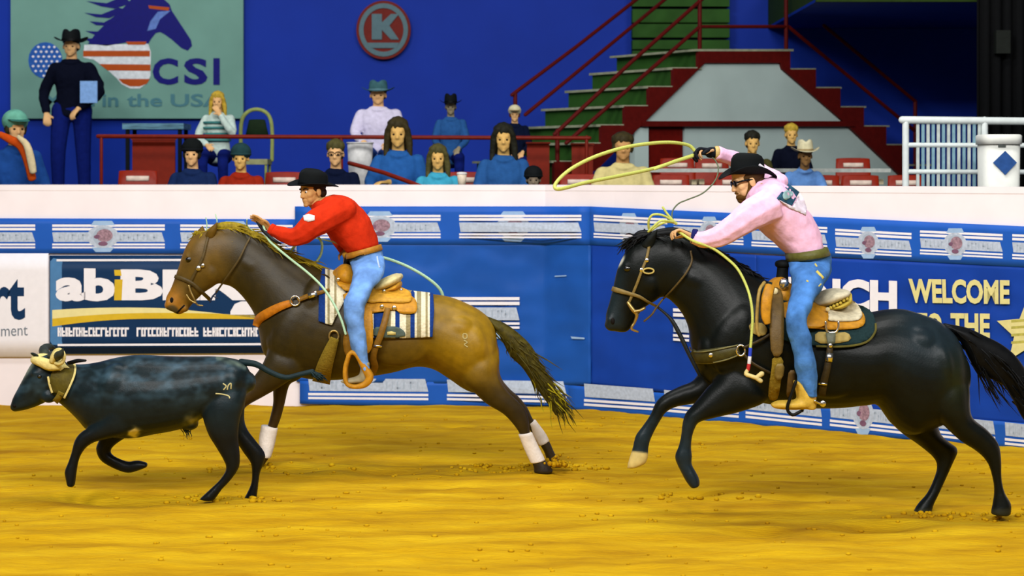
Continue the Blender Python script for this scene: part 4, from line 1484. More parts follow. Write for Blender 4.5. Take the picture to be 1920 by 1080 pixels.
strands(mb, [P(1216, 442, DB), P(1200, 444, DB - .03), P(1192, 448, DB + .02)], lambda t, r: Vector((-.7 + r.gauss(0, .2), r.gauss(0, .3), -.35 + r.gauss(0, .2))), 80, .11, .006, 42, .014, .25)
mb.tube([P(1215, 440, DB), P(1200, 443, DB), P(1187, 452, DB)], [.03, .035, .02], seg=10)
mb.build('forelock', BKHAIR, black)
mb = MB()
mb.pairs([(1772, 606, 1790, 630, .05), (1782, 608, 1796, 632, .06), (1815, 615, 1808, 654, .065), (1845, 629, 1826, 688, .065), (1877, 645, 1853, 708, .06), (1905, 668, 1880, 722, .055), (1928, 702, 1898, 748, .05), (1946, 745, 1918, 785, .04), (1958, 798, 1945, 815, .02)], DB)
line = [P(u, v, DB) for u, v in ((1790, 618), (1820, 640), (1850, 664), (1880, 690), (1905, 722), (1925, 756), (1940, 790))]
strands(mb, line, lambda t, r: Vector((.75 + r.gauss(0, .16), r.gauss(0, .14), -.55 - .3 * t + r.gauss(0, .18))), 320, .20, .0055, 43, .03, .18)
strands(mb, [P(1820, 668, DB), P(1850, 700, DB)], lambda t, r: Vector((.4 + r.gauss(0, .12), r.gauss(0, .1), -.9)), 24, .30, .004, 44, .02, -.1)
mb.build('tail', BKHAIR, black)
# ------------------------------------------------------------------ tack
SADTAN = leather('saddle_tan', (206, 152, 44))
SADORG = leather('saddle_orange', (190, 132, 26))
SADPALE = leather('saddle_pale_rawhide', (214, 198, 142))
SADBRN = leather('strap_brown', (128, 90, 24))
SADDRK = leather('strap_dark_brown', (56, 44, 20))
ORGCOL = leather('breast_collar_orange', (196, 118, 22))
BLKRUB = mat('horn_wrap_black_rubber', (12, 16, 18), rough=.7)
CHROME = mat('chrome_fittings', (220, 214, 206), rough=.25, metal=1.0, var=.02)
BRASSY = mat('tarnished_fittings', (176, 150, 90), rough=.35, metal=.8, var=.1)
OLIVE = mat('cinch_woven_olive', (134, 112, 34), rough=.85, var=.12, scale=60, bump=.3)
NAVY = mat('blanket_navy', (22, 54, 122), rough=.9, var=.1, scale=60, bump=.3)
CREAMW = mat('blanket_cream', (222, 214, 184), rough=.9, var=.1, scale=60, bump=.4)
TANW = mat('blanket_taupe', (150, 138, 100), rough=.9, var=.1, scale=60, bump=.4)

def ringpx(mb, bvh, u, v, D0, ru, rv, r=.006, lift=.02):
    c = on(bvh, u, v, D0, lift)
    s = c.y / F
    pts = [c + Vector((ru * s * math.cos(t), 0, -rv * s * math.sin(t))) for t in np.linspace(0, 2 * math.pi, 17)]
    mb.tube(pts, r, k=1, seg=8)
def concho(parent, bvh, u, v, D0, r, lift=.02, m=None):
    mb = MB()
    mb.ell(on(bvh, u, v, D0, lift), (r, r * .4, r), seg=12, rings=6)
    mb.build('concho', m or CHROME, parent)

# ---- chestnut: blanket
blk = empty('saddle_blanket', P(705, 545, DC), 'striped cream and navy saddle blanket on the chestnut horse', 'saddle blanket')
stripes_r = [(690, 700, 1), (700, 722, 0), (722, 734, 2), (734, 742, 1), (742, 748, 0), (748, 763, 1), (763, 771, 2), (771, 776, 0), (776, 783, 1), (783, 790, 2), (790, 797, 1), (797, 802, 2), (802, 806, 1), (806, 830, 0)]
def mi_r(u):
    for a, b, m in stripes_r:
        if a <= u < b:
            return m
    return 0
mb = MB()
patch(mb, [(640, 512), (700, 532), (775, 545), (812, 549), (814, 580), (811, 632), (760, 634), (712, 634), (690, 632), (668, 600), (645, 570)], ch_bvh, DC, .008, .014, step=4.0, rnd=0, miof=mi_r)
mb.build('blanket_side', [NAVY, CREAMW, TANW], blk)
mb = MB()
patch(mb, [(604, 503), (625, 506), (648, 516), (648, 560), (632, 590), (622, 610), (608, 606), (597, 602), (598, 545)], ch_bvh, DC, .008, .014, step=4.0, rnd=0, miof=lambda u: 0 if u < 610 else (1 if u < 615 or 620 < u < 626 or u > 629 else 2))
mb.build('blanket_front', [NAVY, CREAMW, TANW], blk)
mb = MB()
patch(mb, [(698, 614), (722, 612), (746, 612), (760, 622), (760, 633), (700, 633)], ch_bvh, DC, .026, .006, step=5)
mb.build('wear_patch', mat('blanket_wear_leather', (78, 92, 84), rough=.6), blk)
mb = MB()
patch(mb, [(726, 622), (734, 621), (742, 623), (742, 628), (726, 628)], ch_bvh, DC, .034, .003, rnd=0)
mb.build('maker_tag', mat('tag_gold', (196, 180, 110), rough=.5), blk)

# ---- chestnut: saddle
sad = empty('saddle', P(700, 540, DC), 'tan roping saddle with a pale raised cantle on the chestnut horse', 'saddle')
mb = MB()
patch(mb, [(640, 545), (690, 556), (768, 552), (781, 562), (783, 582), (776, 589), (750, 588), (742, 580), (722, 584), (684, 588), (650, 575)], ch_bvh, DC, .030, .012)
mb.build('skirt', SADORG, sad)
mb = MB()
patch(mb, [(690, 545), (712, 534), (748, 536), (770, 546), (773, 560), (766, 569), (716, 566), (690, 569), (686, 558)], ch_bvh, DC, .05, .012)
mb.build('rear_jockey', SADTAN, sad)
mb = MB()
patch(mb, [(628, 502), (645, 506), (660, 522), (664, 545), (652, 548), (640, 540), (630, 530)], ch_bvh, DC, .05, .012)
mb.build('front_jockey', SADORG, sad)
mb = MB()
mb.pairs([(629, 504, 633, 530, .09), (640, 496, 636, 535, .17), (652, 494, 652, 540, .20), (662, 500, 666, 545, .16)], DC, cap=.6)
mb.build('swell', SADORG, sad)
mb = MB()
mb.pairs([(655, 520, 660, 550, .15), (685, 536, 685, 556, .17), (712, 540, 712, 556, .18)], DC)
mb.build('seat', SADTAN, sad)
mb = MB()
mb.pairs([(697, 541, 704, 549, .14), (708, 528, 718, 545, .19), (724, 519, 736, 538, .205), (740, 513, 748, 530, .18), (749, 513, 754, 522, .12)], DC, seg=22)
mb.build('cantle', SADPALE, sad)
mb = MB()
mb.pairs([(722, 540, 724, 547, .17), (736, 532, 742, 545, .18), (746, 526, 752, 538, .14)], DC)
mb.build('cantle_back', SADTAN, sad)
mb = MB()
mb.tube([P(652, 500, DC), P(654, 488, DC), P(656, 478, DC)], [.036, .032, .03], seg=14)
mb.build('horn', BLKRUB, sad)
mb = MB()
mb.loft([(P(654, 480, DC), (.045, 0, 0), (0, .045, 0)), (P(654.5, 476, DC), (.05, 0, 0), (0, .05, 0))], cap=.4)
mb.build('horn_cap', SADTAN, sad)
mb = MB()
patch(mb, [(676, 572), (697, 570), (700, 620), (699, 650), (690, 665), (680, 660), (672, 620)], ch_bvh, DC, .06, .010)
mb.build('fender', SADORG, sad)
mb = MB()
patch(mb, [(648, 618), (660, 628), (664, 668), (655, 676), (646, 664), (642, 640)], ch_bvh, DC, .12, .012)
mb.build('stirrup_leather', SADBRN, sad)
DN = DC - .43
mb = MB()
lp = [(655, 664), (648, 690), (650, 716), (664, 724), (684, 720), (693, 708), (688, 696), (672, 668), (662, 660)]
pts = [P(u, v, DN) for u, v in lp]
pp = catmull(np.array([tuple(p) for p in pts + pts[:1]]), 4)
L = []
for i in range(len(pp) - 1):
    t = pp[(i + 1) % (len(pp) - 1)] - pp[i - 1]
    t = t / np.linalg.norm(t)
    nrm = np.cross(t, (0, 1, 0))
    L.append((pp[i], nrm * (.016 + .010 * max(0.0, (pp[i][0] - P(668, 0, DN).x) / .08)), np.array((0, .06, 0))))
mb.loft(L, seg=12, closed=True, square=.5)
mb.build('stirrup', SADORG, sad)
concho(sad, ch_bvh, 720, 546, DC, .013, .08, m=CHROME)
concho(sad, ch_bvh, 752, 544, DC, .013, .08, m=CHROME)
concho(sad, ch_bvh, 634, 524, DC, .013, .085, m=CHROME)
concho(sad, ch_bvh, 716, 575, DC, .015, .055, m=CHROME)
concho(sad, ch_bvh, 739, 577, DC, .016, .055, m=CHROME)
mb = MB()
ribbon(mb, [(727, 577), (722, 600), (713, 630), (703, 655), (700, 672), (703, 688), (697, 702)], [11, 12, 12, 12, 12, 13, 12], ch_bvh, DC, .045, .008)
mb.build('flank_strap', SADBRN, sad)
mb = MB()
ribbon(mb, [(700, 648), (716, 650)], 4, ch_bvh, DC, .056, .006, k=2)
mb.build('buckle', CHROME, sad)
mb = MB()
ribbon(mb, [(628, 634), (618, 660), (608, 690), (602, 718)], [16, 24, 30, 34], ch_bvh, DC, .016, .016)
mb.build('front_cinch', OLIVE, sad)
mb = MB()
ringpx(mb, ch_bvh, 626, 630, DC, 9, 10, .008, .02)
mb.build('cinch_ring', BRASSY, sad)

# ---- chestnut: breast collar
bc = empty('breast_collar', P(540, 575, DC - .2), 'orange leather breast collar with a steel ring on the chestnut horse', 'breast collar')
mb = MB()
ribbon(mb, [(479, 612), (486, 598), (502, 587), (525, 575), (548, 567)], [12, 17, 17, 15, 12], ch_bvh, DC, .01, .012)
mb.build('collar_strap', ORGCOL, bc)
mb = MB()
ribbon(mb, [(558, 563), (580, 554), (605, 547), (618, 543)], [8, 9, 7, 6], ch_bvh, DC, .02, .008)
mb.build('tug_strap', SADBRN, bc)
mb = MB()
ringpx(mb, ch_bvh, 553, 564, DC, 9, 9, .007, .025)
mb.build('ring', CHROME, bc)
mb = MB()
ribbon(mb, [(578, 555), (594, 550)], 10, ch_bvh, DC, .034, .006, k=2)
mb.build('buckle', CHROME, bc)

# ---- chestnut: bridle
BRST = leather('bridle_strap', (84, 68, 34))
br = empty('bridle', P(370, 500, DC - .1), 'dark leather bridle with white conchos on the chestnut horse', 'bridle')
mb = MB()
ribbon(mb, [(392, 437), (387, 455), (381, 480), (372, 500), (364, 515), (357, 530), (355, 542)], 5, ch_bvh, DC, .004, .006)
mb.build('cheek_strap', BRST, br)
mb = MB()
ribbon(mb, [(327, 518), (345, 524), (362, 533), (382, 551), (395, 563)], 7, ch_bvh, DC, .006, .007)
mb.build('noseband', BRST, br)
concho(br, ch_bvh, 372, 503, DC, .019, .012, m=CHROME)
concho(br, ch_bvh, 380, 498, DC, .015, .012, m=CHROME)
mb = MB()
ribbon(mb, [(470, 444), (462, 458), (448, 486), (432, 510), (418, 530), (404, 550)], 3.5, ch_bvh, DC, .02, .006)
mb.build('rein', BRST, br)
mb = MB()
mb.tube([P(354, 536, DC - .1), P(358, 548, DC - .1), P(363, 558, DC - .1), P(370, 571, DC - .09), P(380, 573, DC - .08)], [.008, .008, .007, .006, .005], seg=8)
mb.tube([P(350, 553, DC - .1), P(356, 562, DC - .1), P(366, 568, DC - .1)], .006, seg=8)
mb.build('bit_shank', BRASSY, br)
mb = MB()
mb.tube([P(404, 550, DC - .10), P(398, 557, DC - .1), P(394, 566, DC - .1)], .006, seg=8)
mb.tube([P(398, 555, DC - .1), P(408, 559, DC - .1)], .004, seg=6)
mb.build('rein_end', leather('rein_blue_black', (24, 40, 70)), br)

# ---- black horse: pads, saddle
pad = empty('saddle_blanket', P(1590, 590, DB), 'dark green felt saddle pad under the saddle of the black horse', 'saddle blanket')
PADG = mat('pad_dark_green_felt', (26, 46, 48), rough=.95, var=.1, scale=60, bump=.3)
PADT = mat('pad_tan_leather', (168, 148, 84), rough=.6, var=.15)
PADO = mat('pad_olive_edge', (86, 80, 34), rough=.9)
mb = MB()
patch(mb, [(1430, 524), (1480, 540), (1560, 565), (1612, 570), (1636, 584), (1643, 606), (1640, 626), (1622, 642), (1590, 648), (1520, 648), (1470, 640), (1440, 620), (1428, 580)], bk_bvh, DB, .008, .018, step=6)
mb.build('felt_pad', PADG, pad)
mb = MB()
ribbon(mb, [(1530, 649), (1570, 650), (1605, 647), (1628, 639), (1641, 622), (1642, 606)], 4, bk_bvh, DB, .02, .012)
mb.build('edge_binding', PADO, pad)
mb = MB()
patch(mb, [(1528, 622), (1556, 622), (1566, 624), (1590, 622), (1598, 638), (1570, 644), (1528, 644)], bk_bvh, DB, .030, .006)
mb.build('wear_leather', PADT, pad)
sd2 = empty('saddle', P(1540, 560, DB), 'worn cream and orange roping saddle on the black horse', 'saddle')
CRM = leather('saddle_cream_rough', (206, 196, 166), rough=.8)
LACE = leather('saddle_yellow_lace', (196, 172, 66), rough=.7)
mb = MB()
patch(mb, [(1470, 560), (1520, 575), (1600, 572), (1618, 584), (1624, 602), (1616, 614), (1590, 618), (1540, 618), (1490, 612), (1465, 590)], bk_bvh, DB, .034, .014)
mb.build('skirt', SADORG, sd2)
mb = MB()
patch(mb, [(1548, 572), (1580, 560), (1600, 562), (1614, 578), (1618, 594), (1606, 602), (1566, 603), (1550, 600)], bk_bvh, DB, .056, .014)
mb.build('rear_jockey', CRM, sd2)
mb = MB()
patch(mb, [(1505, 578), (1528, 572), (1552, 576), (1554, 600), (1546, 612), (1520, 617), (1504, 612)], bk_bvh, DB, .066, .014)
mb.build('seat_jockey', SADORG, sd2)
mb = MB()
mb.pairs([(1480, 545, 1480, 575, .16), (1510, 560, 1512, 588, .18), (1540, 566, 1540, 590, .19)], DB)
mb.build('seat', SADORG, sd2)
mb = MB()
mb.pairs([(1524, 562, 1532, 576, .15), (1538, 549, 1550, 574, .20), (1556, 542, 1568, 566, .215), (1574, 541, 1584, 558, .19), (1584, 543, 1590, 550, .13)], DB, seg=22)
mb.build('cantle', CRM, sd2)
mb = MB()
mb.pairs([(1546, 572, 1552, 580, .17), (1564, 564, 1574, 578, .19), (1580, 553, 1592, 568, .17), (1587, 546, 1594, 556, .12)], DB)
for k in range(7):
    u, v = 1551 + k * 6.2, 580 - k * 3.0 - (1.5 if k > 4 else 0)
    mb.ell(P(u, v, DB - .18), (.011, .012, .011), seg=8, rings=6)
mb.build('cantle_binding', LACE, sd2, label='yellow laced cantle edge')
mb = MB()
mb.pairs([(1436, 533, 1440, 575, .12), (1450, 522, 1450, 590, .19), (1466, 518, 1470, 590, .20), (1480, 530, 1482, 580, .15)], DB, cap=.5)
mb.build('swell', SADORG, sd2)
mb = MB()
mb.tube([P(1466, 528, DB), P(1467, 512, DB), P(1468, 498, DB)], [.042, .036, .036], seg=14)
mb.loft([(P(1468, 497, DB), (.05, 0, 0), (0, .05, 0)), (P(1468, 493, DB), (.05, 0, 0), (0, .05, 0))], cap=.4)
mb.build('horn', BLKRUB, sd2)
FENDB = leather('fender_dark_olive', (98, 76, 34))
mb = MB()
mb.tube([P(1444, 536, DB - .36), P(1438, 560, DB - .39), P(1436, 590, DB - .40), P(1439, 606, DB - .40)], [.03, .034, .03, .02], seg=8, flat=.35, up=(0, 1, 0))
mb.build('front_roll', SADORG, sd2)
mb = MB()
patch(mb, [(1444, 540), (1462, 538), (1470, 560), (1470, 640), (1466, 668), (1446, 668), (1443, 620), (1443, 570)], bk_bvh, DB, .085, .012)
mb.build('fender', FENDB, sd2)
mb = MB()
patch(mb, [(1448, 668), (1470, 670), (1466, 700), (1462, 735), (1456, 752), (1440, 750), (1442, 720), (1447, 690)], bk_bvh, DB, .07, .014)
mb.build('front_cinch', OLIVE, sd2)
mb = MB()
patch(mb, [(1453, 682), (1472, 681), (1468, 712), (1452, 713)], bk_bvh, DB, .09, .008)
mb.build('strap_keeper', leather('keeper_olive', (120, 100, 48)), sd2)
concho(sd2, bk_bvh, 1453, 546, DB, .020, .115, m=mat('concho_cream', (216, 200, 150), rough=.4))
concho(sd2, bk_bvh, 1552, 580, DB, .014, .13, m=mat('concho_cream', (216, 200, 150), rough=.4))
concho(sd2, bk_bvh, 1587, 575, DB, .014, .1, m=mat('concho_cream', (216, 200, 150), rough=.4))
mb = MB()
mb.ell(P(1470, 532, DB - .2), (.03, .02, .035))
mb.build('swell_plate', CHROME, sd2)
mb = MB()
c = on(bk_bvh, 1560, 612, DB, .075)
s = c.y / F
mb.tube([c + Vector((x * s, 0, -y * s)) for x, y in ((-12, -8), (-12, 2), (-8, 10), (0, 12), (8, 10), (12, 2), (12, -8))], .007, k=2, seg=8)
mb.build('dee_ring', CHROME, sd2)
mb = MB()
patch(mb, [(1548, 624), (1567, 624), (1566, 644), (1552, 646)], bk_bvh, DB, .05, .008, rnd=0)
mb.build('billet_plate', leather('billet_grey', (92, 96, 78)), sd2)
mb = MB()
ribbon(mb, [(1557, 640), (1555, 662), (1551, 690), (1545, 715), (1541, 742)], [11, 12, 13, 14, 14], bk_bvh, DB, .035, .008)
mb.build('flank_strap', SADDRK, sd2)
mb = MB()
ribbon(mb, [(1556, 662), (1554, 678)], 13, bk_bvh, DB, .046, .006, k=2)
ribbon(mb, [(1535, 719), (1551, 721)], 4, bk_bvh, DB, .046, .006, k=2)
mb.build('buckle', CHROME, sd2)
concho(sd2, bk_bvh, 1557, 648, DB, .014, .055)
mb = MB()
patch(mb, [(1404, 608), (1416, 604), (1432, 606), (1440, 618), (1434, 630), (1416, 628), (1406, 620)], bk_bvh, DB, .02, .02)
mb.build('rigging_pad', PADT, sd2)
mb = MB()
mb.tube([P(1433, 530, DB - .30), P(1424, 545, DB - .34), P(1420, 580, DB - .36), P(1419, 615, DB - .36), P(1423, 628, DB - .36)], .011, seg=8)
mb.build('saddle_string', leather('string_tan', (168, 140, 70)), sd2)

bc2 = empty('breast_collar', P(1340, 665, DB - .25), 'dark tooled leather breast collar on the black horse', 'breast collar')
DKTOOL = leather('breast_collar_dark', (66, 62, 28))
mb = MB()
ribbon(mb, [(1296, 660), (1308, 668), (1335, 667), (1362, 662), (1386, 656)], [14, 24, 27, 25, 18], bk_bvh, DB, .012, .012)
mb.build('collar_strap', DKTOOL, bc2)
mb = MB()
for pts in ([(1293, 650), (1297, 658), (1310, 660), (1335, 657), (1365, 651), (1384, 647)], [(1304, 680), (1330, 681), (1360, 675), (1385, 666)]):
    ribbon(mb, pts, 2.5, bk_bvh, DB, .026, .003)
mb.build('stitching', leather('stitch_pale', (120, 116, 74)), bc2)
mb = MB()
ringpx(mb, bk_bvh, 1389, 657, DB, 8, 10, .007, .025)
mb.build('ring', CHROME, bc2)
concho(bc2, bk_bvh, 1333, 666, DB, .015, .028)
mb = MB()
ribbon(mb, [(1394, 652), (1412, 644), (1432, 634), (1444, 626)], 5, bk_bvh, DB, .03, .007)
ribbon(mb, [(1394, 664), (1410, 680), (1430, 692), (1446, 700)], 5, bk_bvh, DB, .02, .007)
mb.build('tug_strap', SADDRK, bc2)
br2 = empty('bridle', P(1190, 530, DB - .1), 'tan leather bridle with a rope noseband on the black horse', 'bridle')
TANB = leather('bridle_tan', (128, 108, 58))
mb = MB()
ribbon(mb, [(1217, 462), (1212, 485), (1203, 508), (1195, 530), (1186, 552), (1178, 570)], 5, bk_bvh, DB, .005, .007)
mb.build('cheek_strap', TANB, br2)
mb = MB()
ribbon(mb, [(1147, 541), (1160, 545), (1178, 550), (1198, 556), (1215, 566), (1232, 575)], [9, 9, 7, 6, 5, 5], bk_bvh, DB, .006, .010)
mb.build('noseband', TANB, br2)
mb = MB()
ringpx(mb, bk_bvh, 1216, 508, DB, 10, 5, .005, .016)
mb.build('knot', mat('knot_pale', (190, 170, 96), rough=.6), br2)
concho(br2, bk_bvh, 1213, 488, DB, .014, .012)
concho(br2, bk_bvh, 1203, 506, DB, .014, .012)
mb = MB()
mb.tube([P(1178, 568, DB - .1), P(1186, 580, DB - .11), P(1194, 590, DB - .11), P(1190, 604, DB - .1), P(1184, 616, DB - .1), P(1196, 622, DB - .09)], [.011, .013, .012, .008, .008, .006], seg=8)
mb.tube([P(1190, 584, DB - .12), P(1200, 582, DB - .11), P(1208, 578, DB - .1)], .010, seg=8)
mb.build('bit_shank', BRASSY, br2)
mb = MB()
ribbon(mb, [(1295, 470), (1297, 490), (1286, 512), (1272, 530), (1256, 548), (1242, 562)], 3.5, bk_bvh, DB, .02, .006)
mb.tube([P(1242, 562, DB - .12), P(1230, 578, DB - .12), P(1222, 590, DB - .12), P(1208, 602, DB - .11)], .006, seg=8)
mb.build('rein', BRST, br2)
mb = MB()
mb.tube([P(1232, 575, DB - .10), P(1250, 590, DB - .11), P(1262, 604, DB - .12), P(1276, 630, DB - .13), P(1290, 660, DB - .14), P(1304, 688, DB - .14), P(1312, 704, DB - .12)], [.008, .009, .013, .014, .013, .012, .010], seg=8)
mb.build('tie_down', leather('tie_down_black', (18, 24, 26)), br2)
# ------------------------------------------------------------------ people: shared builders
def frame(f, up=(0, 0, 1)):
    f = Vector(f).normalized()
    l = Vector(up).cross(f).normalized()
    return f, l, f.cross(l).normalized()

def head(mb, c, f, up, h=.235, neck=None):
    """a head with brow, nose, lips, chin, cheeks and ears; c is at eye height"""
    f, l, u = frame(f, up)
    def Q(a, b, z):
        return Vector(c) + (f * a + l * b + u * z) * h
    def E(p, r):
        mb.ell(Q(*p), f * r[0] * h, l * r[1] * h, u * r[2] * h, seg=16, rings=10)
    E((-.07, 0, .17), (.41, .32, .34))
    E((.04, 0, .02), (.30, .275, .30))
    E((.07, 0, -.18), (.25, .225, .26))
    E((.12, 0, -.34), (.21, .165, .13))
    E((.26, 0, -.41), (.075, .095, .075))
    E((.16, 0, -.12), (.19, .235, .2))
    E((.28, 0, .09), (.075, .21, .05))
    for s in (1, -1):
        E((.19, .15 * s, -.11), (.11, .10, .11))
        E((.16, .13 * s, -.24), (.12, .095, .14))
        E((-.06, .315 * s, -.06), (.085, .035, .13))
    mb.tube([Q(.325, 0, .03), Q(.365, 0, -.07), Q(.388, 0, -.145)], [.035 * h, .042 * h, .05 * h], seg=10)
    E((.35, 0, -.16), (.05, .075, .035))
    E((.30, 0, -.265), (.055, .105, .03))
    E((.295, 0, -.315), (.05, .09, .03))
    if neck is not None:
        mb.tube([Q(-.08, 0, -.2), Q(-.12, 0, -.45), Vector(neck)], [.22 * h, .215 * h, .25 * h], seg=14)
    return Q

def eyes(parent, Q, h, mats, world=True):
    for s in (1, -1):
        mb = MB()
        mb.ell(Q(.285, .125 * s, -.005), (.042 * h,) * 3, seg=10, rings=8)
        mb.ell(Q(.308, .128 * s, -.008), (.027 * h,) * 3, seg=8, rings=6, mi=1)
        me = mb.mesh('eye')
        o = link('eye', me, mats)
        if world: keep_parent(o, parent)
        else: o.parent = parent

def hand(mb, wrist, d, n, t, curl=(.5, .6, .5), sc=1.0, thumb=.6, fat=1.0, splay=.08):
    """palm, four unequal fingers bent towards n, and a thumb from the side of the palm (t = thumb side)"""
    d, n, t = Vector(d).normalized(), Vector(n), Vector(t)
    n = (n - d * n.dot(d)).normalized()
    t = (t - d * t.dot(d) - n * t.dot(n)).normalized()
    w = Vector(wrist)
    mb.loft([(w, t * .028 * sc, n * .02 * sc), (w + d * .03 * sc, t * .036 * sc, n * .017 * sc * fat), (w + d * .065 * sc, t * .043 * sc, n * .015 * sc * fat), (w + d * .09 * sc, t * .042 * sc, n * .012 * sc * fat)], seg=14)
    for i, (off, L) in enumerate(((.033, .072), (.011, .082), (-.011, .076), (-.033, .06))):
        p = w + (d * .088 + t * off) * sc
        dd = (d + t * (off * splay * 30)).normalized()
        pts = [p - dd * .02 * sc, p]
        a = 0.0
        for k, fr in enumerate((.45, .32, .23)):
            a += curl[k]
            pts.append(pts[-1] + (dd * math.cos(a) + n * math.sin(a)) * L * fr * sc)
        mb.tube(pts, [.0095 * sc * fat, .0095 * sc * fat, .009 * sc * fat, .0082 * sc * fat, .007 * sc * fat], k=2, seg=8)
    p = w + (d * .025 + t * .032) * sc
    q = p + (d * .6 + t * .75 + n * thumb * .5).normalized() * .042 * sc
    r = q + (d * .9 + t * .1 + n * thumb).normalized() * .032 * sc
    mb.tube([w + d * .015 * sc + t * .012 * sc, p, q, r], [.013 * sc, .0125 * sc * fat, .0105 * sc * fat, .008 * sc * fat], k=2, seg=8)

def cowboy_hat(parent, c, f, up, m, bandm, L=.185, Wd=.145, H=.125, curl=.055, droop=.02, world=True, name='hat'):
    """creased crown, band and a brim curled up at the sides"""
    f, l, u = frame(f, up)
    c = Vector(c)
    n = 40
    V, Fs = [], []
    rads = (0.0, .3, .6, .85, 1.0)
    ia, ib = .106, .089
    for lay in (0, 1):
        for r in rads:
            for i in range(n):
                a = 2 * math.pi * i / n
                x = math.cos(a) * (ia + (L - ia) * r)
                y = math.sin(a) * (ib + (Wd - ib) * r)
                z = curl * r ** 1.4 * abs(math.sin(a)) ** 2.2 - droop * r * r * math.cos(a) ** 2
                y *= 1 - .16 * r * abs(math.sin(a))
                V.append(c + f * x + l * y + u * (z - .0035 * lay))
    k = len(rads)
    for j in range(k - 1):
        for i in range(n):
            a, b = j * n + i, j * n + (i + 1) % n
            Fs.append((a, a + n, b + n, b))
            o = k * n
            Fs.append((a + o, b + o, b + n + o, a + n + o))
    for i in range(n):
        a, b = (k - 1) * n + i, (k - 1) * n + (i + 1) % n
        Fs.append((a, a + k * n, b + k * n, b))
    mb = MB().add(V, Fs)
    V, Fs = [], []
    prof = ((0, 1.0), (.02, 1.0), (.05, .985), (.085, .95), (.110, .88), (.122, .74), (.126, .5), (.122, .25))
    for z, q in prof:
        z = z * H / .125
        for i in range(n):
            a = 2 * math.pi * i / n
            x, y = math.cos(a) * ia * q * (1.0 if z < .06 else 1.0), math.sin(a) * ib * q
            y *= 1 - (.22 * max(0, math.cos(a)) * (z / H))           # pinched front
            dent = .035 * max(0, (z / H - .6) / .4) * math.exp(-(y / .028) ** 2) * (1 if q < .95 else 0)
            V.append(c + f * x + l * y + u * (z - dent + .008 * math.cos(a) * z / H))
    kk = len(prof)
    for j in range(kk - 1):
        for i in range(n):
            a, b = j * n + i, j * n + (i + 1) % n
            Fs.append((a, b, b + n, a + n))
    V.append(c + u * (H * .96 - .035))
    Fs += [(kk * n, (kk - 1) * n + i, (kk - 1) * n + (i + 1) % n) for i in range(n)]
    mb.add(V, Fs)
    b0 = len(mb.f)
    V = []
    for z in (.002, .022):
        for i in range(n):
            a = 2 * math.pi * i / n
            V.append(c + f * math.cos(a) * (ia + .003) + l * math.sin(a) * (ib + .003) + u * z)
    mb.add(V, [(i, (i + 1) % n, (i + 1) % n + n, i + n) for i in range(n)], 1)
    me = mb.mesh(name)
    o = link(name, me, [m, bandm])
    if world: keep_parent(o, parent)
    else: o.parent = parent
    return o

SKIN = mat('skin_tan', (194, 146, 90), rough=.55, var=.05, scale=30)
SKINR = mat('skin_weathered', (212, 168, 120), rough=.55, var=.06, scale=30)
SKINP = mat('skin_pale', (226, 178, 122), rough=.55, var=.04, scale=30)
SKINY = mat('skin_warm', (220, 176, 100), rough=.55, var=.05, scale=30)
EYEW = mat('eye_white', (210, 206, 196), rough=.3, var=0)
EYED = mat('eye_dark', (30, 20, 14), rough=.2, var=0)
HATBLK = mat('felt_black', (12, 16, 18), rough=.8, var=.1)
HATBAND = mat('felt_band_black', (8, 9, 10), rough=.5)
DENIM = mat('denim_blue', (112, 156, 220), rough=.9, var=.2, scale=11, bump=.4, bscale=16, spec=.05)
DENIM2 = mat('denim_mid_blue', (76, 128, 196), rough=.9, var=.26, scale=10, bump=.5, bscale=16, spec=.05)

# ------------------------------------------------------------------ the red-shirted rider
p1 = empty('person', P(690, 540, DC), 'rider in a red shirt and black hat leaning over the chestnut horse neck', 'person')
T1 = [(716, 492, 655, 500, .155), (709, 456, 651, 474, .155), (702, 430, 634, 458, .165), (690, 405, 617, 441, .185), (672, 383, 600, 425, .205), (654, 371, 588, 406, .21), (632, 366, 584, 390, .17)]
def scale_pairs(st, k, dw=0.0):
    out = []
    for q in st:
        u1, v1, u2, v2, w = q[:5]
        cu, cv = (u1 + u2) / 2, (v1 + v2) / 2
        out.append((cu + (u1 - cu) * k, cv + (v1 - cv) * k, cu + (u2 - cu) * k, cv + (v2 - cv) * k, w + dw) + tuple(q[5:]))
    return out
LEG1 = [(656, 492, 720, 482, .12, -.055), (660, 508, 722, 502, .12, -.16), (660, 528, 713, 526, .105, -.26), (652, 549, 697, 546, .09, -.34), (643, 570, 685, 574, .08, -.40), (646, 596, 682, 600, .075, -.42), (652, 625, 687, 630, .072, -.42), (660, 655, 689, 657, .07, -.43), (671, 680, 692, 682, .062, -.43), (680, 696, 694, 692, .058, -.43)]
LEG1F = [(u1, v1, u2, v2, w, -dy) for u1, v1, u2, v2, w, dy in LEG1]
ARM1 = [P(640, 394, DC - .15), P(612, 408, DC - .21), P(587, 423, DC - .25), P(557, 443, DC - .25), P(532, 440, DC - .22), P(508, 431, DC - .19)]
ARM1F = [P(636, 394, DC + .18), P(628, 425, DC + .26), P(640, 452, DC + .24), P(650, 470, DC + .12)]
mb = MB()
mb.pairs(scale_pairs(T1, .88, -.018), DC, cap=.4)
mb.pairs(scale_pairs(LEG1, .82, -.012), DC)
mb.pairs(scale_pairs(LEG1F, .82, -.012), DC)
mb.tube(ARM1, [.07, .062, .052, .044, .036, .028])
mb.tube(ARM1F, [.07, .06, .05, .034])
HC, HF, HU = P(584, 358, DC - .03), (-.74, -.64, -.10), (-.12, -.05, 1)
Q1 = head(mb, HC, HF, HU, .225, P(615, 386, DC))
hand(mb, P(507, 430, DC - .19), (-.78, 0, .62), (-.5, -.4, -.35), (.45, -.75, .5), (.12, .2, .2), .98, .3)
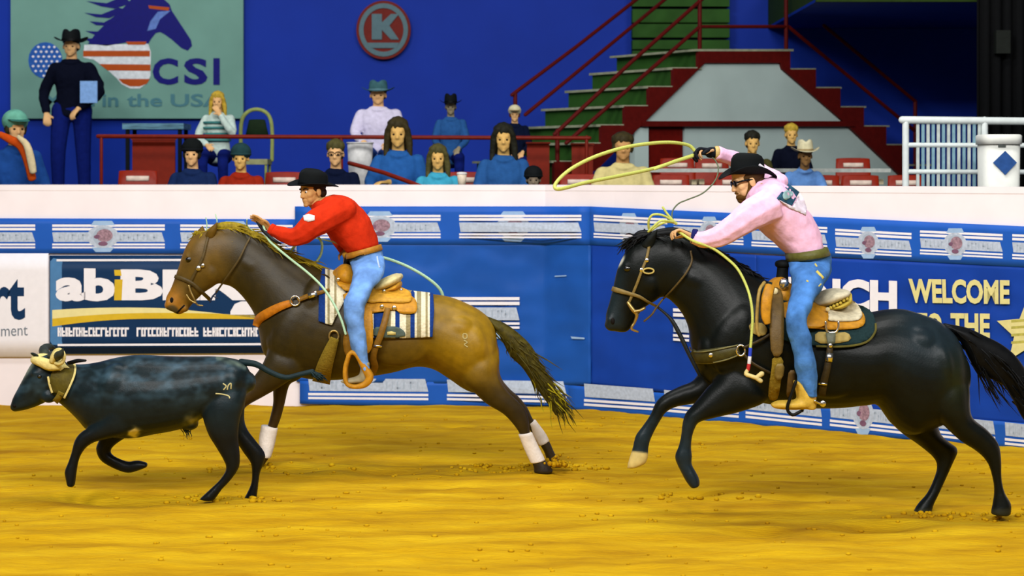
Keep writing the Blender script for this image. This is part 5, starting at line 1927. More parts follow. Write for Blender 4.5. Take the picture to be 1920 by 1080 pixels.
hand(mb, P(650, 470, DC + .12), (.2, -.7, -.4), (0, 0, -1), (-1, 0, 0), (.6, .7, .5), .95)
me = mb.remesh('body', .0045, 3)
body1 = link('body', me, SKIN, p1)
eyes(p1, Q1, .225, [EYEW, EYED])
mb = MB()
f, l, u = frame(HF, HU)
for s in (1, -1):
    mb.tube([Q1(.335, .06 * s, .075), Q1(.325, .15 * s, .095), Q1(.27, .22 * s, .07)], [.005, .006, .004], seg=6)
mb.build('eyebrows', mat('brow_dark', (50, 34, 18)), p1)
mb = MB()
mb.ell(Q1(-.12, 0, .14), f * .40 * .225, l * .345 * .225, u * .33 * .225, seg=18, rings=12)
mb.ell(Q1(-.30, 0, -.08), f * .2 * .225, l * .28 * .225, u * .2 * .225)
mb.build('hair', mat('hair_dark_brown', (44, 30, 18), rough=.6), p1)
REDSH = cloth('red_shirt', (198, 48, 20))
mb = MB()
mb.pairs(scale_pairs(T1[1:], 1.0), DC, cap=.35)
mb.tube(ARM1, [.10, .10, .094, .071, .056, .043], cap=.3)
mb.tube(ARM1F, [.095, .08, .065, .048], cap=.3)
blob(mb, 640, 396, DC - .15, 30, 24, .09, -25)
blob(mb, 616, 388, DC - .13, 24, 20, .085, -35)
mb.tube([P(610, 372, DC - .07), P(598, 385, DC - .09), P(594, 392, DC - .06)], [.022, .024, .018], seg=8)
me = mb.remesh('shirt', .007, 5)
wrinkle(me, .009, 8, (1.3, .6, .8))
shirt1 = link('shirt', me, REDSH, p1)
s1bvh = bvh_of([me])
mb = MB()
patch(mb, [(568, 404), (578, 401), (590, 404), (590, 413), (578, 416), (570, 413)], s1bvh, DC - .3, .007, .003, step=4, rnd=0)
mb.build('sleeve_patch', mat('patch_white', (232, 224, 228), rough=.8), p1)
mb = MB()
mb.tube([P(514, 424, DC - .19), P(508, 438, DC - .19)], .05, k=1, seg=14, cap=.2)
mb.v = [tuple(Vector(q)) for q in mb.v]
mb = MB()
mb.tube([P(512, 433, DC - .193), P(506, 430, DC - .19)], [.046, .045], k=1, seg=16, cap=.15)
mb.build('cuff', REDSH, p1)
mb = MB()
mb.pairs(LEG1, DC, cap=.25)
mb.pairs(LEG1F, DC, cap=.25)
mb.pairs([(712.5, 462, 650.5, 480, .163), (719, 476, 655, 488, .165), (722, 500, 662, 508, .17)], DC, cap=.1)
me = mb.remesh('jeans', .007, 5)
wrinkle(me, .008, 9, (.8, .6, 1.3))
link('jeans', me, DENIM, p1)
jbvh1 = bvh_of([me])
mb = MB()
ribbon(mb, [(707, 480), (709, 492), (712, 502)], 3, jbvh1, DC - .2, .0, .003)
mb.build('pocket_seam', mat('seam_pale_denim', (170, 190, 214), rough=.9), p1)
mb = MB()
TANB_ = leather('belt_tan', (176, 120, 34))
mb.pairs([(715, 458, 647, 476, .176), (718, 468, 648, 486, .18)], DC, k=2, seg=32, cap=.03)
mb.build('belt', TANB_, p1)
mb = MB()
patch(mb, [(647, 478), (668, 470), (682, 467), (682, 478), (664, 485), (648, 492)], jbvh1, DC - .15, .024, .01, rnd=0)
mb.build('dally_sleeve', BLKRUB, p1, label='black band at the front of the waist')
for s, dn in ((-1, -.43), (1, .43)):
    mb = MB()
    D_ = DC + dn
    mb.pairs([(676, 684, 693, 682, .045), (674, 700, 692, 702, .046), (666, 706, 690, 716, .046), (650, 710, 672, 719, .044), (640, 714, 655, 720, .034)], D_, cap=.6)
    mb.build('boot', mat('boot_grey_tan', (150, 140, 110), rough=.6, var=.12), p1)
cowboy_hat(p1, P(587, 346.5, DC - .02), (-.93, -.33, .02), (.12, -.10, 1), HATBLK, HATBAND, .182, .155, .112, .03, .006)

# ------------------------------------------------------------------ the pink-shirted rider
p2 = empty('person', P(1510, 560, DB), 'rider in a pink shirt, black hat and sunglasses swinging a rope', 'person')
T2 = [(1556, 496, 1480, 500, .165), (1547, 466, 1476, 477, .155), (1541, 440, 1454, 459, .165), (1528, 413, 1428, 436, .185), (1508, 387, 1408, 412, .21), (1482, 354, 1395, 388, .22), (1452, 336, 1396, 368, .17)]
LEG2 = [(1479, 492, 1557, 488, .12, -.055), (1482, 510, 1556, 512, .125, -.16), (1484, 535, 1541, 540, .11, -.27), (1480, 560, 1528, 562, .095, -.35), (1474, 582, 1518, 585, .088, -.41), (1473, 606, 1514, 606, .082, -.44), (1479, 633, 1522, 633, .08, -.45), (1487, 662, 1526, 662, .078, -.46), (1491, 690, 1531, 692, .075, -.46), (1498, 718, 1532, 720, .072, -.46), (1506, 740, 1533, 744, .068, -.46)]
LEG2F = [(u1, v1, u2, v2, w, -dy) for u1, v1, u2, v2, w, dy in LEG2]
ARM2 = [P(1444, 384, DB - .17), P(1412, 402, DB - .22), P(1378, 424, DB - .25), P(1348, 444, DB - .24), P(1320, 449, DB - .21), P(1300, 444, DB - .18)]
ARM2F = [P(1452, 350, DB + .18), P(1432, 335, DB + .30), P(1402, 316, DB + .40), P(1374, 298, DB + .34), P(1345, 287, DB + .26)]
mb = MB()
mb.pairs(scale_pairs(T2, .88, -.018), DB, cap=.4)
mb.pairs(scale_pairs(LEG2, .82, -.012), DB)
mb.pairs(scale_pairs(LEG2F, .82, -.012), DB)
mb.tube(ARM2, [.07, .062, .052, .044, .036, .028])
mb.tube(ARM2F, [.07, .06, .048, .038, .028])
HC2, HF2, HU2 = P(1399, 339, DB - .02), (-.95, -.16, -.26), (-.26, 0, 1)
Q2 = head(mb, HC2, HF2, HU2, .242, P(1428, 362, DB))
hand(mb, P(1296, 443, DB - .18), (-.9, -.1, .42), (-.3, -.2, -1), (-.2, .8, .6), (.75, .9, .6), .98, .8)
hand(mb, P(1341, 286, DB + .26), (-.95, -.1, .12), (-.15, -.35, -1), (0, -.9, .3), (.85, .95, .6), .95, .8)
me = mb.remesh('body', .0045, 3)
link('body', me, SKINR, p2)
eyes(p2, Q2, .242, [EYEW, EYED])
h2 = .242
f, l, u = frame(HF2, HU2)
mb = MB()
mb.ell(Q2(.15, 0, -.36), f * .225 * h2, l * .19 * h2, u * .135 * h2, seg=16, rings=10)
mb.ell(Q2(.27, 0, -.42), f * .09 * h2, l * .11 * h2, u * .10 * h2, seg=12, rings=8)
for s in (1, -1):
    mb.tube([Q2(.0, .262 * s, -.02), Q2(.03, .25 * s, -.2), Q2(.12, .19 * s, -.36)], [.03 * h2, .05 * h2, .055 * h2], seg=8)
mb.tube([Q2(.325, .1, -.25), Q2(.355, 0, -.22), Q2(.325, -.1, -.25)], .022 * h2, seg=8)
mb.build('beard', mat('beard_brown', (92, 62, 22), rough=.8, var=.2, scale=60), p2)
mb = MB()
for s in (1, -1):
    mb.ell(Q2(.345, .135 * s, .005), f * .03 * h2, l * .115 * h2, u * .085 * h2, seg=14, rings=8)
    mb.tube([Q2(.33, .24 * s, .03), Q2(.1, .315 * s, .03), Q2(-.06, .33 * s, .0)], .006, k=2, seg=6)
mb.tube([Q2(.375, .05, .02), Q2(.375, -.05, .02)], .005, k=1, seg=6)
mb.build('sunglasses', mat('sunglasses_black', (8, 10, 14), rough=.15, var=0), p2)
mb = MB()
mb.ell(Q2(-.12, 0, .12), f * .40 * h2, l * .345 * h2, u * .33 * h2, seg=18, rings=12)
mb.ell(Q2(-.28, 0, -.10), f * .2 * h2, l * .27 * h2, u * .2 * h2)
mb.build('hair', mat('hair_brown', (66, 44, 20), rough=.6), p2)
PINK = cloth('pink_shirt', (238, 190, 220))
mb = MB()
mb.pairs(T2[1:], DB, cap=.35)
mb.tube(ARM2, [.108, .100, .086, .070, .056, .045], cap=.3)
mb.tube(ARM2F, [.10, .09, .072, .056, .045], cap=.3)
blob(mb, 1448, 376, DB - .14, 36, 30, .10, -30)
blob(mb, 1456, 344, DB + .10, 22, 18, .12, -20)
mb.tube([P(1426, 346, DB - .07), P(1412, 362, DB - .1), P(1404, 372, DB - .07)], [.024, .026, .02], seg=8)
me = mb.remesh('shirt', .007, 5)
wrinkle(me, .010, 7, (1.2, .6, .9))
link('shirt', me, PINK, p2)
s2bvh = bvh_of([me])
mb = MB()
patch(mb, [(1478, 344), (1499, 360), (1485, 386), (1455, 373)], s2bvh, DB, .006, .004, step=5, rnd=0)
bib = mb.build('number_bib', mat('bib_teal', (42, 82, 108), rough=.7), p2, label='dark teal square badge on the back')
mb = MB()
patch(mb, [(1472, 356), (1484, 358), (1489, 364), (1480, 372), (1472, 376), (1466, 368)], s2bvh, DB, .011, .002, step=4)
mb.build('badge_print', mat('bib_pale', (150, 186, 190), rough=.7), p2)
mb = MB()
patch(mb, [(1460, 374), (1486, 387), (1500, 362), (1507, 372), (1513, 390), (1511, 404), (1504, 400), (1480, 390)], s2bvh, DB, .012, .003, step=5, rnd=0)
mb.build('bib_paper', mat('bib_white', (226, 214, 228), rough=.8), p2)
mb = MB()
mb.tube([P(1306, 444, DB - .185), P(1298, 443, DB - .18)], [.047, .046], k=1, seg=16, cap=.15)
mb.build('cuff', cloth('navy_cuff', (30, 34, 92)), p2)
mb = MB()
mb.tube([P(1347, 286, DB + .262), P(1341, 286, DB + .26)], [.042, .04], k=1, seg=14, cap=.2)
mb.build('wrist_band', leather('wrist_tan', (206, 176, 110)), p2)
mb = MB()
mb.tube([P(1341, 286, DB + .26), P(1332, 286, DB + .255)], [.036, .036], k=1, seg=12)
hand(mb, P(1338, 286, DB + .26), (-.95, -.1, .12), (-.15, -.35, -1), (0, -.9, .3), (.85, .95, .6), 1.12, .8, fat=1.15)
me = mb.remesh('glove', .0045, 3)
link('glove', me, mat('glove_black', (16, 20, 28), rough=.7, var=.1), p2)
mb = MB()
mb.pairs(LEG2, DB, cap=.25)
mb.pairs(LEG2F, DB, cap=.25)
mb.pairs([(1548.5, 467, 1475, 480, .164), (1558, 480, 1478, 490, .168), (1557, 506, 1483, 508, .17)], DB, cap=.1)
me = mb.remesh('jeans', .007, 5)
wrinkle(me, .010, 9, (.8, .6, 1.3))
link('jeans', me, DENIM2, p2)
jbvh2 = bvh_of([me])
for pts, w in (([(1531, 508), (1537, 514), (1544, 522)], 5), ([(1528, 494), (1532, 500)], 3), ([(1512, 526), (1516, 528)], 3), ([(1534, 538), (1540, 532)], 2.5)):
    mb = MB()
    ribbon(mb, pts, w, jbvh2, DB - .2, .0, .003, k=3)
    mb.build('pocket_stitching', mat('stitch_gold', (206, 190, 96), rough=.8), p2)

mb = MB()
mb.pairs([(1551, 463, 1472, 475.5, .186), (1557, 477, 1474, 490, .195)], DB, k=2, seg=32, cap=.03)
mb.build('belt', leather('belt_olive', (92, 92, 40)), p2)
mb = MB()
patch(mb, [(1508, 468), (1516, 466), (1517, 484), (1510, 485)], jbvh2, DB - .2, .022, .006, rnd=0)
mb.build('belt_loop', DENIM2, p2)
BOOTY = leather('boot_yellow_tan', (200, 164, 60))
for dn in (-.46, .46):
    D_ = DB + dn
    mb = MB()
    mb.pairs([(1487, 716, 1508, 722, .052), (1492, 735, 1526, 742, .056), (1492, 748, 1530, 762, .056), (1476, 750, 1500, 768, .056), (1458, 751, 1472, 768, .050), (1446, 756, 1455, 766, .034)], D_, cap=.6)
    mb.pairs([(1506, 742, 1531, 742, .05), (1508, 764, 1530, 766, .048)], D_, cap=.3)
    me = mb.remesh('boot', .007, 4)
    bt = link('boot', me, BOOTY, p2)
    mb = MB()
    mb.tube([P(1528, 752, D_ - .05), P(1536, 756, D_ - .03), P(1543, 757, D_)], [.008, .008, .006], seg=8)
    mb.ell(P(1543, 757, D_), (.02, .006, .02), seg=10, rings=6)
    sp = mb.build('spur', CHROME)
    keep_parent(sp, bt)
    sp.matrix_parent_inverse = Matrix.Identity(4)
cowboy_hat(p2, P(1402, 325, DB - .02), (-.99, -.14, -.03), (-.04, -.03, 1), HATBLK, HATBAND, .182, .15, .128, .05, .03)
mb = MB()
mb.tube([P(1424, 309, DB - .10), P(1432, 315, DB - .09), P(1440, 321, DB - .085)], .009, k=2, seg=6, flat=.5)
mb.build('hat_tag', mat('hat_tag_white', (220, 216, 224)), p2)
# stirrup of the black horse saddle
mb = MB()
DN = DB - .46
for pts in ([(1492, 716), (1484, 740), (1476, 766), (1486, 778), (1500, 772)], [(1493, 716), (1502, 740), (1504, 770)]):
    mb.tube([P(u, v, DN - (.06 if pts[1][0] < 1490 else -.06)) for u, v in pts], .010, k=3, seg=8)
mb.build('stirrup', mat('stirrup_black_iron', (18, 18, 16), rough=.4), sd2)
mb = MB()
patch(mb, [(1479, 694), (1492, 694), (1490, 716), (1483, 742), (1474, 746), (1476, 716)], bk_bvh, DB, .10, .01)
mb.build('stirrup_leather', leather('stirrup_leather_brown', (96, 74, 40)), sd2)

# ------------------------------------------------------------------ ropes
ROPEM = mat('rope_mint', (176, 212, 176), rough=.6, var=.15, scale=200)
ROPEY = mat('rope_yellow_green', (196, 204, 104), rough=.6, var=.15, scale=200)
mb = MB()
mb.tube([P(476, 404, DC - .16), P(485, 420, DC - .18), P(497, 436, DC - .22), P(513, 450, DC - .26), P(526, 457, DC - .24)], [.005, .011, .013, .012, .007], k=4, seg=8)
q = mb.build('rein', leather('forearm_strip_black', (20, 22, 26)))  # black strip added for the dark line under the forearm
keep_parent(q, br)
r1 = empty('lasso', P(560, 480, DC - .2), 'pale mint rope held by the red-shirted rider, looped behind him', 'rope')
mb = MB()
mb.tube([P(494, 424, DC - .2), P(502, 447, DC - .24), P(516, 462, DC - .27), P(545, 486, DC - .30), P(580, 514, DC - .34), P(606, 540, DC - .38), P(626, 570, DC - .42), P(640, 600, DC - .44), P(648, 626, DC - .45)], .0085, k=5, seg=8)
mb.build('rope_line', ROPEM, r1)
mb = MB()
mb.tube([P(598, 446, DC - .05), P(604, 458, DC - .03), P(602, 476, DC), P(594, 490, DC + .02)], .009, k=5, seg=8)
mb.tube([P(552, 462, DC - .05), P(546, 470, DC - .03), P(542, 478, DC)], .009, k=4, seg=8)
mb.tube([P(590, 446, DC + .05), P(610, 450, DC + .06), P(632, 456, DC + .1), P(650, 466, DC + .14)], .006, k=4, seg=8)
mb.build('rope_coils', ROPEM, r1)
mb = MB()
mb.tube([P(652, 470, DC + .14), P(690, 478, DC + .26), P(722, 484, DC + .3), P(758, 497, DC + .32), P(790, 514, DC + .34), P(815, 532, DC + .36), P(828, 548, DC + .38), P(830, 566, DC + .40), P(815, 574, DC + .42)], .0115, k=5, seg=8)
mb.build('rope_loop', ROPEM, r1)
mb = MB()
mb.tube([P(404, 402, DC - .02), P(407, 415, DC - .04), P(405, 428, DC - .04)], .004, k=3, seg=6)
mb.tube([P(386, 408, DC), P(388, 420, DC), P(387, 432, DC)], .004, k=3, seg=6)
mb.tube([P(463, 412, DC - .1), P(464, 424, DC - .05), P(478, 436, DC)], .005, k=3, seg=6)
mb.build('rope_strings', ROPEM, r1)

r2 = empty('lasso', P(1250, 300, DB + .2), 'yellow green rope swung overhead by the pink-shirted rider', 'rope')
mb = MB()
mb.tube([P(1304, 284, DB + .22), P(1290, 272, DB + .2), P(1255, 267, DB + .1), P(1210, 270, DB - .05), P(1165, 278, DB - .2), P(1115, 294, DB - .4), P(1075, 314, DB - .55), P(1050, 334, DB - .65), P(1040, 350, DB - .7), P(1052, 354, DB - .7), P(1100, 342, DB - .5), P(1160, 330, DB - .25), P(1225, 316, DB + .0), P(1270, 301, DB + .15), P(1300, 291, DB + .22)], .011, k=6, seg=8)
mb.build('rope_loop', ROPEY, r2)
mb = MB()
mb.tube([P(1228, 317, DB - .01), P(1265, 303, DB + .13), P(1301, 292, DB + .22)], [.008, .013, .010], k=4, seg=8)
mb.build('honda_knot', ROPEY, r2)
mb = MB()
mb.tube([P(1332, 292, DB + .26), P(1342, 302, DB + .2), P(1347, 318, DB + .1), P(1340, 340, DB - .05), P(1318, 362, DB - .12), P(1290, 374, DB - .15), P(1272, 382, DB - .17), P(1261, 396, DB - .18), P(1260, 412, DB - .2)], .0045, k=5, seg=6)
mb.build('slack_line', mat('rope_dark_slack', (96, 108, 84), rough=.7), r2)
mb = MB()
mb.tube([P(1268, 420, DB - .2), P(1250, 407, DB - .24), P(1235, 402, DB - .26), P(1222, 404, DB - .26), P(1216, 416, DB - .24), P(1219, 432, DB - .2), P(1232, 424, DB - .16), P(1250, 416, DB - .16), P(1268, 418, DB - .18)], .0075, k=5, seg=8)
mb.tube([P(1266, 418, DB - .2), P(1252, 402, DB - .2), P(1243, 389, DB - .2)], .007, k=4, seg=8)
mb.tube([P(1262, 416, DB - .22), P(1240, 414, DB - .28), P(1226, 424, DB - .28), P(1216, 434, DB - .26)], .007, k=4, seg=8)
mb.build('rope_coils', ROPEY, r2)
mb = MB()
mb.tube([P(1272, 434, DB - .2), P(1300, 452, DB - .26), P(1335, 465, DB - .25), P(1362, 484, DB - .26), P(1382, 503, DB - .30), P(1397, 530, DB - .36), P(1407, 560, DB - .42), P(1411, 595, DB - .44), P(1409, 630, DB - .44), P(1407, 654, DB - .44)], .0085, k=5, seg=8)
mb.build('rope_tail', ROPEY, r2)
mb = MB()
mb.tube([P(1407, 654, DB - .44), P(1406, 668, DB - .44)], .011, k=2, seg=8)
mb.tube([P(1406, 668, DB - .44), P(1404.5, 682, DB - .44)], .011, k=2, seg=8, mi=1)
mb.tube([P(1404.5, 682, DB - .44), P(1402.5, 693, DB - .44)], .011, k=2, seg=8, mi=2)
mb.build('rope_end_wrap', [mat('wrap_blue', (44, 66, 190), rough=.6), mat('wrap_white', (220, 220, 224), rough=.6), mat('wrap_red', (190, 50, 50), rough=.6)], r2)
mb = MB()
mb.tube([P(1402, 693, DB - .44), P(1399, 701, DB - .44), P(1408, 705, DB - .45), P(1420, 709, DB - .45)], [.010, .014, .012, .014], k=3, seg=8)
mb.tube([P(1418, 708, DB - .45), P(1428, 701, DB - .45)], [.012, .016], k=2, seg=8)
mb.tube([P(1418, 709, DB - .45), P(1426, 714, DB - .45)], [.012, .014], k=2, seg=8)
mb.build('tassel_knot', mat('rope_end_cream', (212, 194, 130), rough=.8), r2)
# ------------------------------------------------------------------ spectators
# a pose is built once (facing -y, feet at the origin) and shared; every spectator is copied part by part
def limb(mb, pts, r):
    mb.tube([Vector(p) for p in pts], r, k=3, seg=10)
POSES = {}
HEADZ = {'lap': 1.24, 'crossed': 1.24, 'chin': 1.24, 'stand': 1.62, 'lean': 1.16}
def pose(name):
    if name in POSES:
        return POSES[name]
    y0 = {'lean': -.22}.get(name, -.05)
    hz = HEADZ[name]
    st = name == 'stand'
    pel = .93 if st else .52
    nz = hz - .14
    sh = hz - .22
    hips = [(s * .095, 0, pel) for s in (1, -1)]
    kn = [(s * .11, -.02 if s > 0 else -.10, .5) for s in (1, -1)] if st else [(s * .13, -.45, .50) for s in (1, -1)]
    an = [(s * .12, .0 if s > 0 else -.05, .08) for s in (1, -1)] if st else [(s * .13, -.42, .09) for s in (1, -1)]
    S = [(s * .155, y0 * .5 + .03, sh - .015) for s in (1, -1)]
    if name == 'crossed':
        el = [(s * .22, -.10, .78) for s in (1, -1)]
        wr = [(-s * .06, -.25, .80 + .04 * s) for s in (1, -1)]
    elif name == 'chin':
        el = [(.22, -.24, .82), (-.25, -.05, .78)]
        wr = [(.06, -.24, 1.06), (-.1, -.28, .66)]
    elif st:
        el = [(.27, -.02, 1.12), (-.27, .03, 1.12)]
        wr = [(.10, -.20, .93), (-.22, -.10, .88)]
    else:
        el = [(s * .215, -.05 + y0 * .5, .78) for s in (1, -1)]
        wr = [(s * .12, -.30 + y0 * .3, .66) for s in (1, -1)]
    tor = lambda k, kw: [((0, 0, pel - .06), .165 * kw, .11 * k), ((0, .01, pel + .08), .155 * kw, .105 * k), ((0, .01 + y0 * .1, pel + .22), .15 * kw, .105 * k), ((0, y0 * .3 + .01, sh - .12), .18 * kw, .12 * k), ((0, y0 * .5 + .02, sh + .01), .17 * kw, .09 * k), ((0, y0 * .7 + .02, sh + .06), .08 * kw, .065 * k)]
    def torso(mb, k, kw):
        a = np.array([(c[0], c[1], c[2], w, d) for c, w, d in tor(k, kw)])
        a = catmull(a, 3)
        mb.loft([((x, y, z), (w, 0, 0), (0, d, 0)) for x, y, z, w, d in a], seg=16, cap=.4)
    h = .235
    mb = MB()
    torso(mb, .9, .92)
    Hc = Vector((0, y0, hz))
    head(mb, Hc, (0, -1, -.06), (0, 0, 1), h, (0, y0 * .6 + .02, sh + .02))
    for i, s in enumerate((1, -1)):
        limb(mb, [S[i], el[i], wr[i]], [.055, .042, .028])
        limb(mb, [hips[i], kn[i], an[i]], [.08, .055, .04])
        w, e = Vector(wr[i]), Vector(el[i])
        d = (w - e).normalized()
        hand(mb, w, (d + Vector((0, -.1, -.2 if name != 'chin' else .1))), (0, 0, -1) if name != 'chin' else (-.3, 1, 0), (-s, -.2, 0), (.4, .5, .4), .95)
    body = mb.remesh('person', .010, 2)
    mb = MB()
    torso(mb, 1.10, 1.02)
    for i, s in enumerate((1, -1)):
        e, w = Vector(el[i]), Vector(wr[i])
        limb(mb, [S[i], el[i], e.lerp(w, .88)], [.066, .054, .042])
    mb.tube([(-.075, y0 * .6 - .035, sh + .055), (0, y0 * .6 - .07, sh + .03), (.075, y0 * .6 - .035, sh + .055), (.0, y0 * .6 + .085, sh + .09), (-.075, y0 * .6 - .035, sh + .055)], .018, k=4, seg=8)
    top = mb.remesh('top', .012, 3)
    wrinkle(top, .008, 8)
    mb = MB()
    for i in range(2):
        limb(mb, [hips[i], kn[i], Vector(kn[i]).lerp(Vector(an[i]), .93)], [.10, .075, .06])
    mb.ell((0, .01, pel - .02), (.175, .125, .12))
    low = mb.remesh('trousers', .012, 3)
    mb = MB()
    for i in range(2):
        x, y, z = an[i]
        mb.tube([(x, y + .03, .05), (x, y - .08, .05), (x, y - .18, .04)], [.048, .048, .034], seg=10)
    shoe = mb.mesh('shoes')
    for me in (body, top, low, shoe):
        me.materials.append(None)
    eye = []
    for s in (1, -1):
        mb = MB()
        mb.ell(Hc + Vector((s * .125 * h, -.30 * h, -.01)), (.05 * h, .04 * h, .035 * h), seg=8, rings=6)
        m_ = mb.mesh('eye')
        m_.materials.append(None)
        eye.append(m_)
    POSES[name] = (body, top, low, shoe, eye, Hc, h, sh)
    return POSES[name]

def obmat(o, m):
    o.material_slots[0].link = 'OBJECT'
    o.material_slots[0].material = m

def add(me, name, m, root):
    o = bpy.data.objects.new(name, me)
    COL.objects.link(o)
    if m is not None:
        obmat(o, m)
    o.parent = root
    return o

def hair_mesh(style, Hc, h):
    mb = MB()
    E = lambda p, r: mb.ell(Hc + Vector(p) * h, tuple(q * h for q in r), seg=16, rings=10)
    E((0, .075, .27), (.375, .43, .33))
    E((0, .24, -.02), (.345, .26, .30))
    if style == 'long':
        for s in (1, -1):
            mb.tube([Hc + Vector((s * .16, -.20, .36)) * h, Hc + Vector((s * .33, -.10, .1)) * h, Hc + Vector((s * .38, .02, -.35)) * h, Hc + Vector((s * .42, .0, -.85)) * h], [.10 * h, .12 * h, .13 * h, .08 * h], seg=10)
        E((0, .28, -.35), (.34, .18, .5))
    if style == 'tied':
        for s in (1, -1):
            E((s * .29, .02, .0), (.07, .16, .22))
        E((0, .42, -.25), (.14, .14, .3))
    me = mb.remesh('hair', .010, 2)
    wrinkle(me, .007, 22, (1.4, 1.4, .5))
    return me

PEOPLE = 'spectators in the stands'
def person(u, v, D, floor, pz, label, skin, topm, lowm, hair=None, hairm=None, hat=None, yaw=0.0, group=PEOPLE, shoem=None, kw=1.0):
    body, top, low, shoe, eye, Hc, h, sh = pose(pz)
    p = P(u, v, D)
    s = (p.z - floor) / Hc.z
    o = bpy.data.objects.new('person', body)
    COL.objects.link(o)
    o.scale = (s * kw, s, s)
    o.rotation_euler = (0, 0, yaw)
    off = Matrix.Rotation(yaw, 3, 'Z') @ Vector((0, Hc.y * s, 0))
    o.location = (p.x - off.x, p.y - off.y, floor)
    obmat(o, skin)
    tag(o, label, 'person', group)
    add(top, 'top', topm, o)
    add(low, 'trousers', lowm, o)
    add(shoe, 'shoes', shoem or HATBLK, o)
    for e in eye:
        add(e, 'eye', EYED, o)
    if hair:
        me = hair_mesh(hair, Hc, h)
        me.materials.append(hairm)
        link_o = bpy.data.objects.new('hair', me)
        COL.objects.link(link_o)
        link_o.parent = o
    if hat:
        kind, m, m2 = hat
        if kind == 'cowboy':
            cowboy_hat(o, Hc + Vector((0, .015, .055)), (0, -1, -.02), (0, 0, 1), m, m2, .215, .185, .13, .045, .01, world=False)
        else:
            mb = MB()
            r = 1.13
            mb.ell(Hc + Vector((0, .03, .055)), (.088 * r, .108 * r, .082 * r), seg=20, rings=12)
            if kind == 'cap':
                mb.loft([(Hc + Vector((0, -.07, .065)), (.085, 0, 0), (0, .035, .004)), (Hc + Vector((0, -.155, .05)), (.07, 0, 0), (0, .04, .004))], seg=16, cap=.3, mi=1)
            if kind == 'beanie':
                mb.ell(Hc + Vector((0, .02, .035)), (.104, .124, .03), seg=20, rings=8, mi=1)
            me = mb.mesh('hat')
            me.materials.append(m)
            me.materials.append(m2)
            q = bpy.data.objects.new('hat', me)
            COL.objects.link(q)
            q.parent = o
    return o

C = cloth
NAVYJ = C('navy_jacket', (22, 40, 80))
DKBLUE = C('dark_navy', (12, 20, 44))
BLUESH = C('blue_shirt', (40, 86, 144))
BLUESH2 = C('mid_blue_shirt', (38, 90, 156))
REDJ = C('red_jacket', (150, 40, 20))
TEALT = C('teal_top', (62, 160, 190))
WHITET = C('white_shirt', (214, 208, 232))
CREAMT = C('cream_coat', (206, 192, 130))
BLACKT = C('black_jacket', (10, 14, 30))
OLIVET = C('olive_vest', (70, 68, 34))
STRIPET = C('pale_teal_sweater', (196, 216, 206))
JEAND = C('dark_jeans', (14, 28, 100))
JEANM = C('mid_jeans', (30, 62, 130))
HBRN = mat('hair_dark', (58, 50, 26), rough=.6, var=.2)
HBLK = mat('hair_black', (34, 34, 24), rough=.6, var=.2)
HBLD = mat('hair_blonde', (196, 164, 56), rough=.6, var=.2)
HGRN = mat('hair_dull_brown', (80, 76, 40), rough=.6, var=.2)
TEALH = mat('felt_teal_grey', (58, 98, 104), rough=.8)
TEALH2 = mat('felt_teal_band', (90, 130, 140), rough=.8)
CREAMH = mat('felt_cream', (218, 210, 172), rough=.8)
CREAMH2 = mat('felt_cream_shade', (160, 140, 100), rough=.8)
KNIT = mat('knit_dark_teal', (32, 62, 64), rough=.95)
CAPT = mat('cap_teal', (104, 172, 150), rough=.8)
CAPT2 = mat('cap_teal_dark', (50, 110, 100), rough=.8)

person(30, 240, 18.4, 1.0, 'lap', 'seated person in a teal cap and blue jacket with an orange scarf', SKINP, C('blue_denim_jacket', (30, 72, 140)), JEANM, 'tied', HBRN, ('cap', CAPT, CAPT2), yaw=.5)
person(360, 288, 18.5, 1.0, 'lap', 'seated person in a navy jacket and dark cap beside the empty red seat', SKINP, NAVYJ, JEAND, 'tied', HBLK, ('beanie', C('black_knit', (20, 24, 24)), HATBLK))
person(451, 296, 18.5, 1.0, 'lap', 'seated person in a red jacket and dark teal knitted hat', SKINY, REDJ, JEAND, None, None, ('beanie', KNIT, KNIT))
person(629, 288, 18.5, 1.0, 'lap', 'man with dark-rimmed glasses and short hair above the red-shirted rider', SKINP, DKBLUE, JEAND, 'short', HGRN)
person(746, 250, 18.85, 1.0, 'crossed', 'woman in a blue denim jacket with folded arms and dark tied hair', SKINY, BLUESH2, JEAND, 'long', HBRN)
person(821, 296, 18.4, 1.0, 'lap', 'fair-haired woman in a bright teal top in the front row', SKINY, TEALT, JEAND, 'long', HGRN)
person(944, 260, 18.8, 1.0, 'lap', 'dark-haired woman in a plain blue shirt', SKINY, BLUESH, JEAND, 'long', HBLK)
person(1000, 336, 18.2, 1.0, 'lean', 'small spectator under a black hat just above the arena wall', mat('skin_shaded', (136, 120, 100), rough=.6), C('cream_bib', (206, 200, 170)), JEAND, 'short', HBLK, ('beanie', HATBLK, HATBLK))
person(1168, 276, 18.5, 1.0, 'lap', 'dark-haired woman in a cream coat behind the swinging rope', SKIN, CREAMT, JEAND, 'tied', HBRN, kw=1.15)
person(1411, 268, 19.2, 1.25, 'lap', 'short-haired man in an olive vest above the pink-shirted rider hat', SKINY, OLIVET, JEAND, 'short', HBLK)
person(1484, 252, 19.85, 1.45, 'lap', 'fair-haired spectator in black half hidden behind a white hat', SKINY, BLACKT, JEAND, 'short', HBLD)
person(1510, 292, 18.9, 1.25, 'lean', 'spectator in a white cowboy hat and pale blue shirt with a black jacket', mat('skin_dark_tan', (150, 112, 66), rough=.6), C('pale_blue_shirt', (96, 140, 200)), JEAND, 'short', HBLK, ('cowboy', CREAMH, CREAMH2))
person(408, 190, 20.6, FZ2, 'chin', 'blonde woman in a white and teal sweater with her hand at her face', SKINP, STRIPET, JEAND, 'long', HBLD)
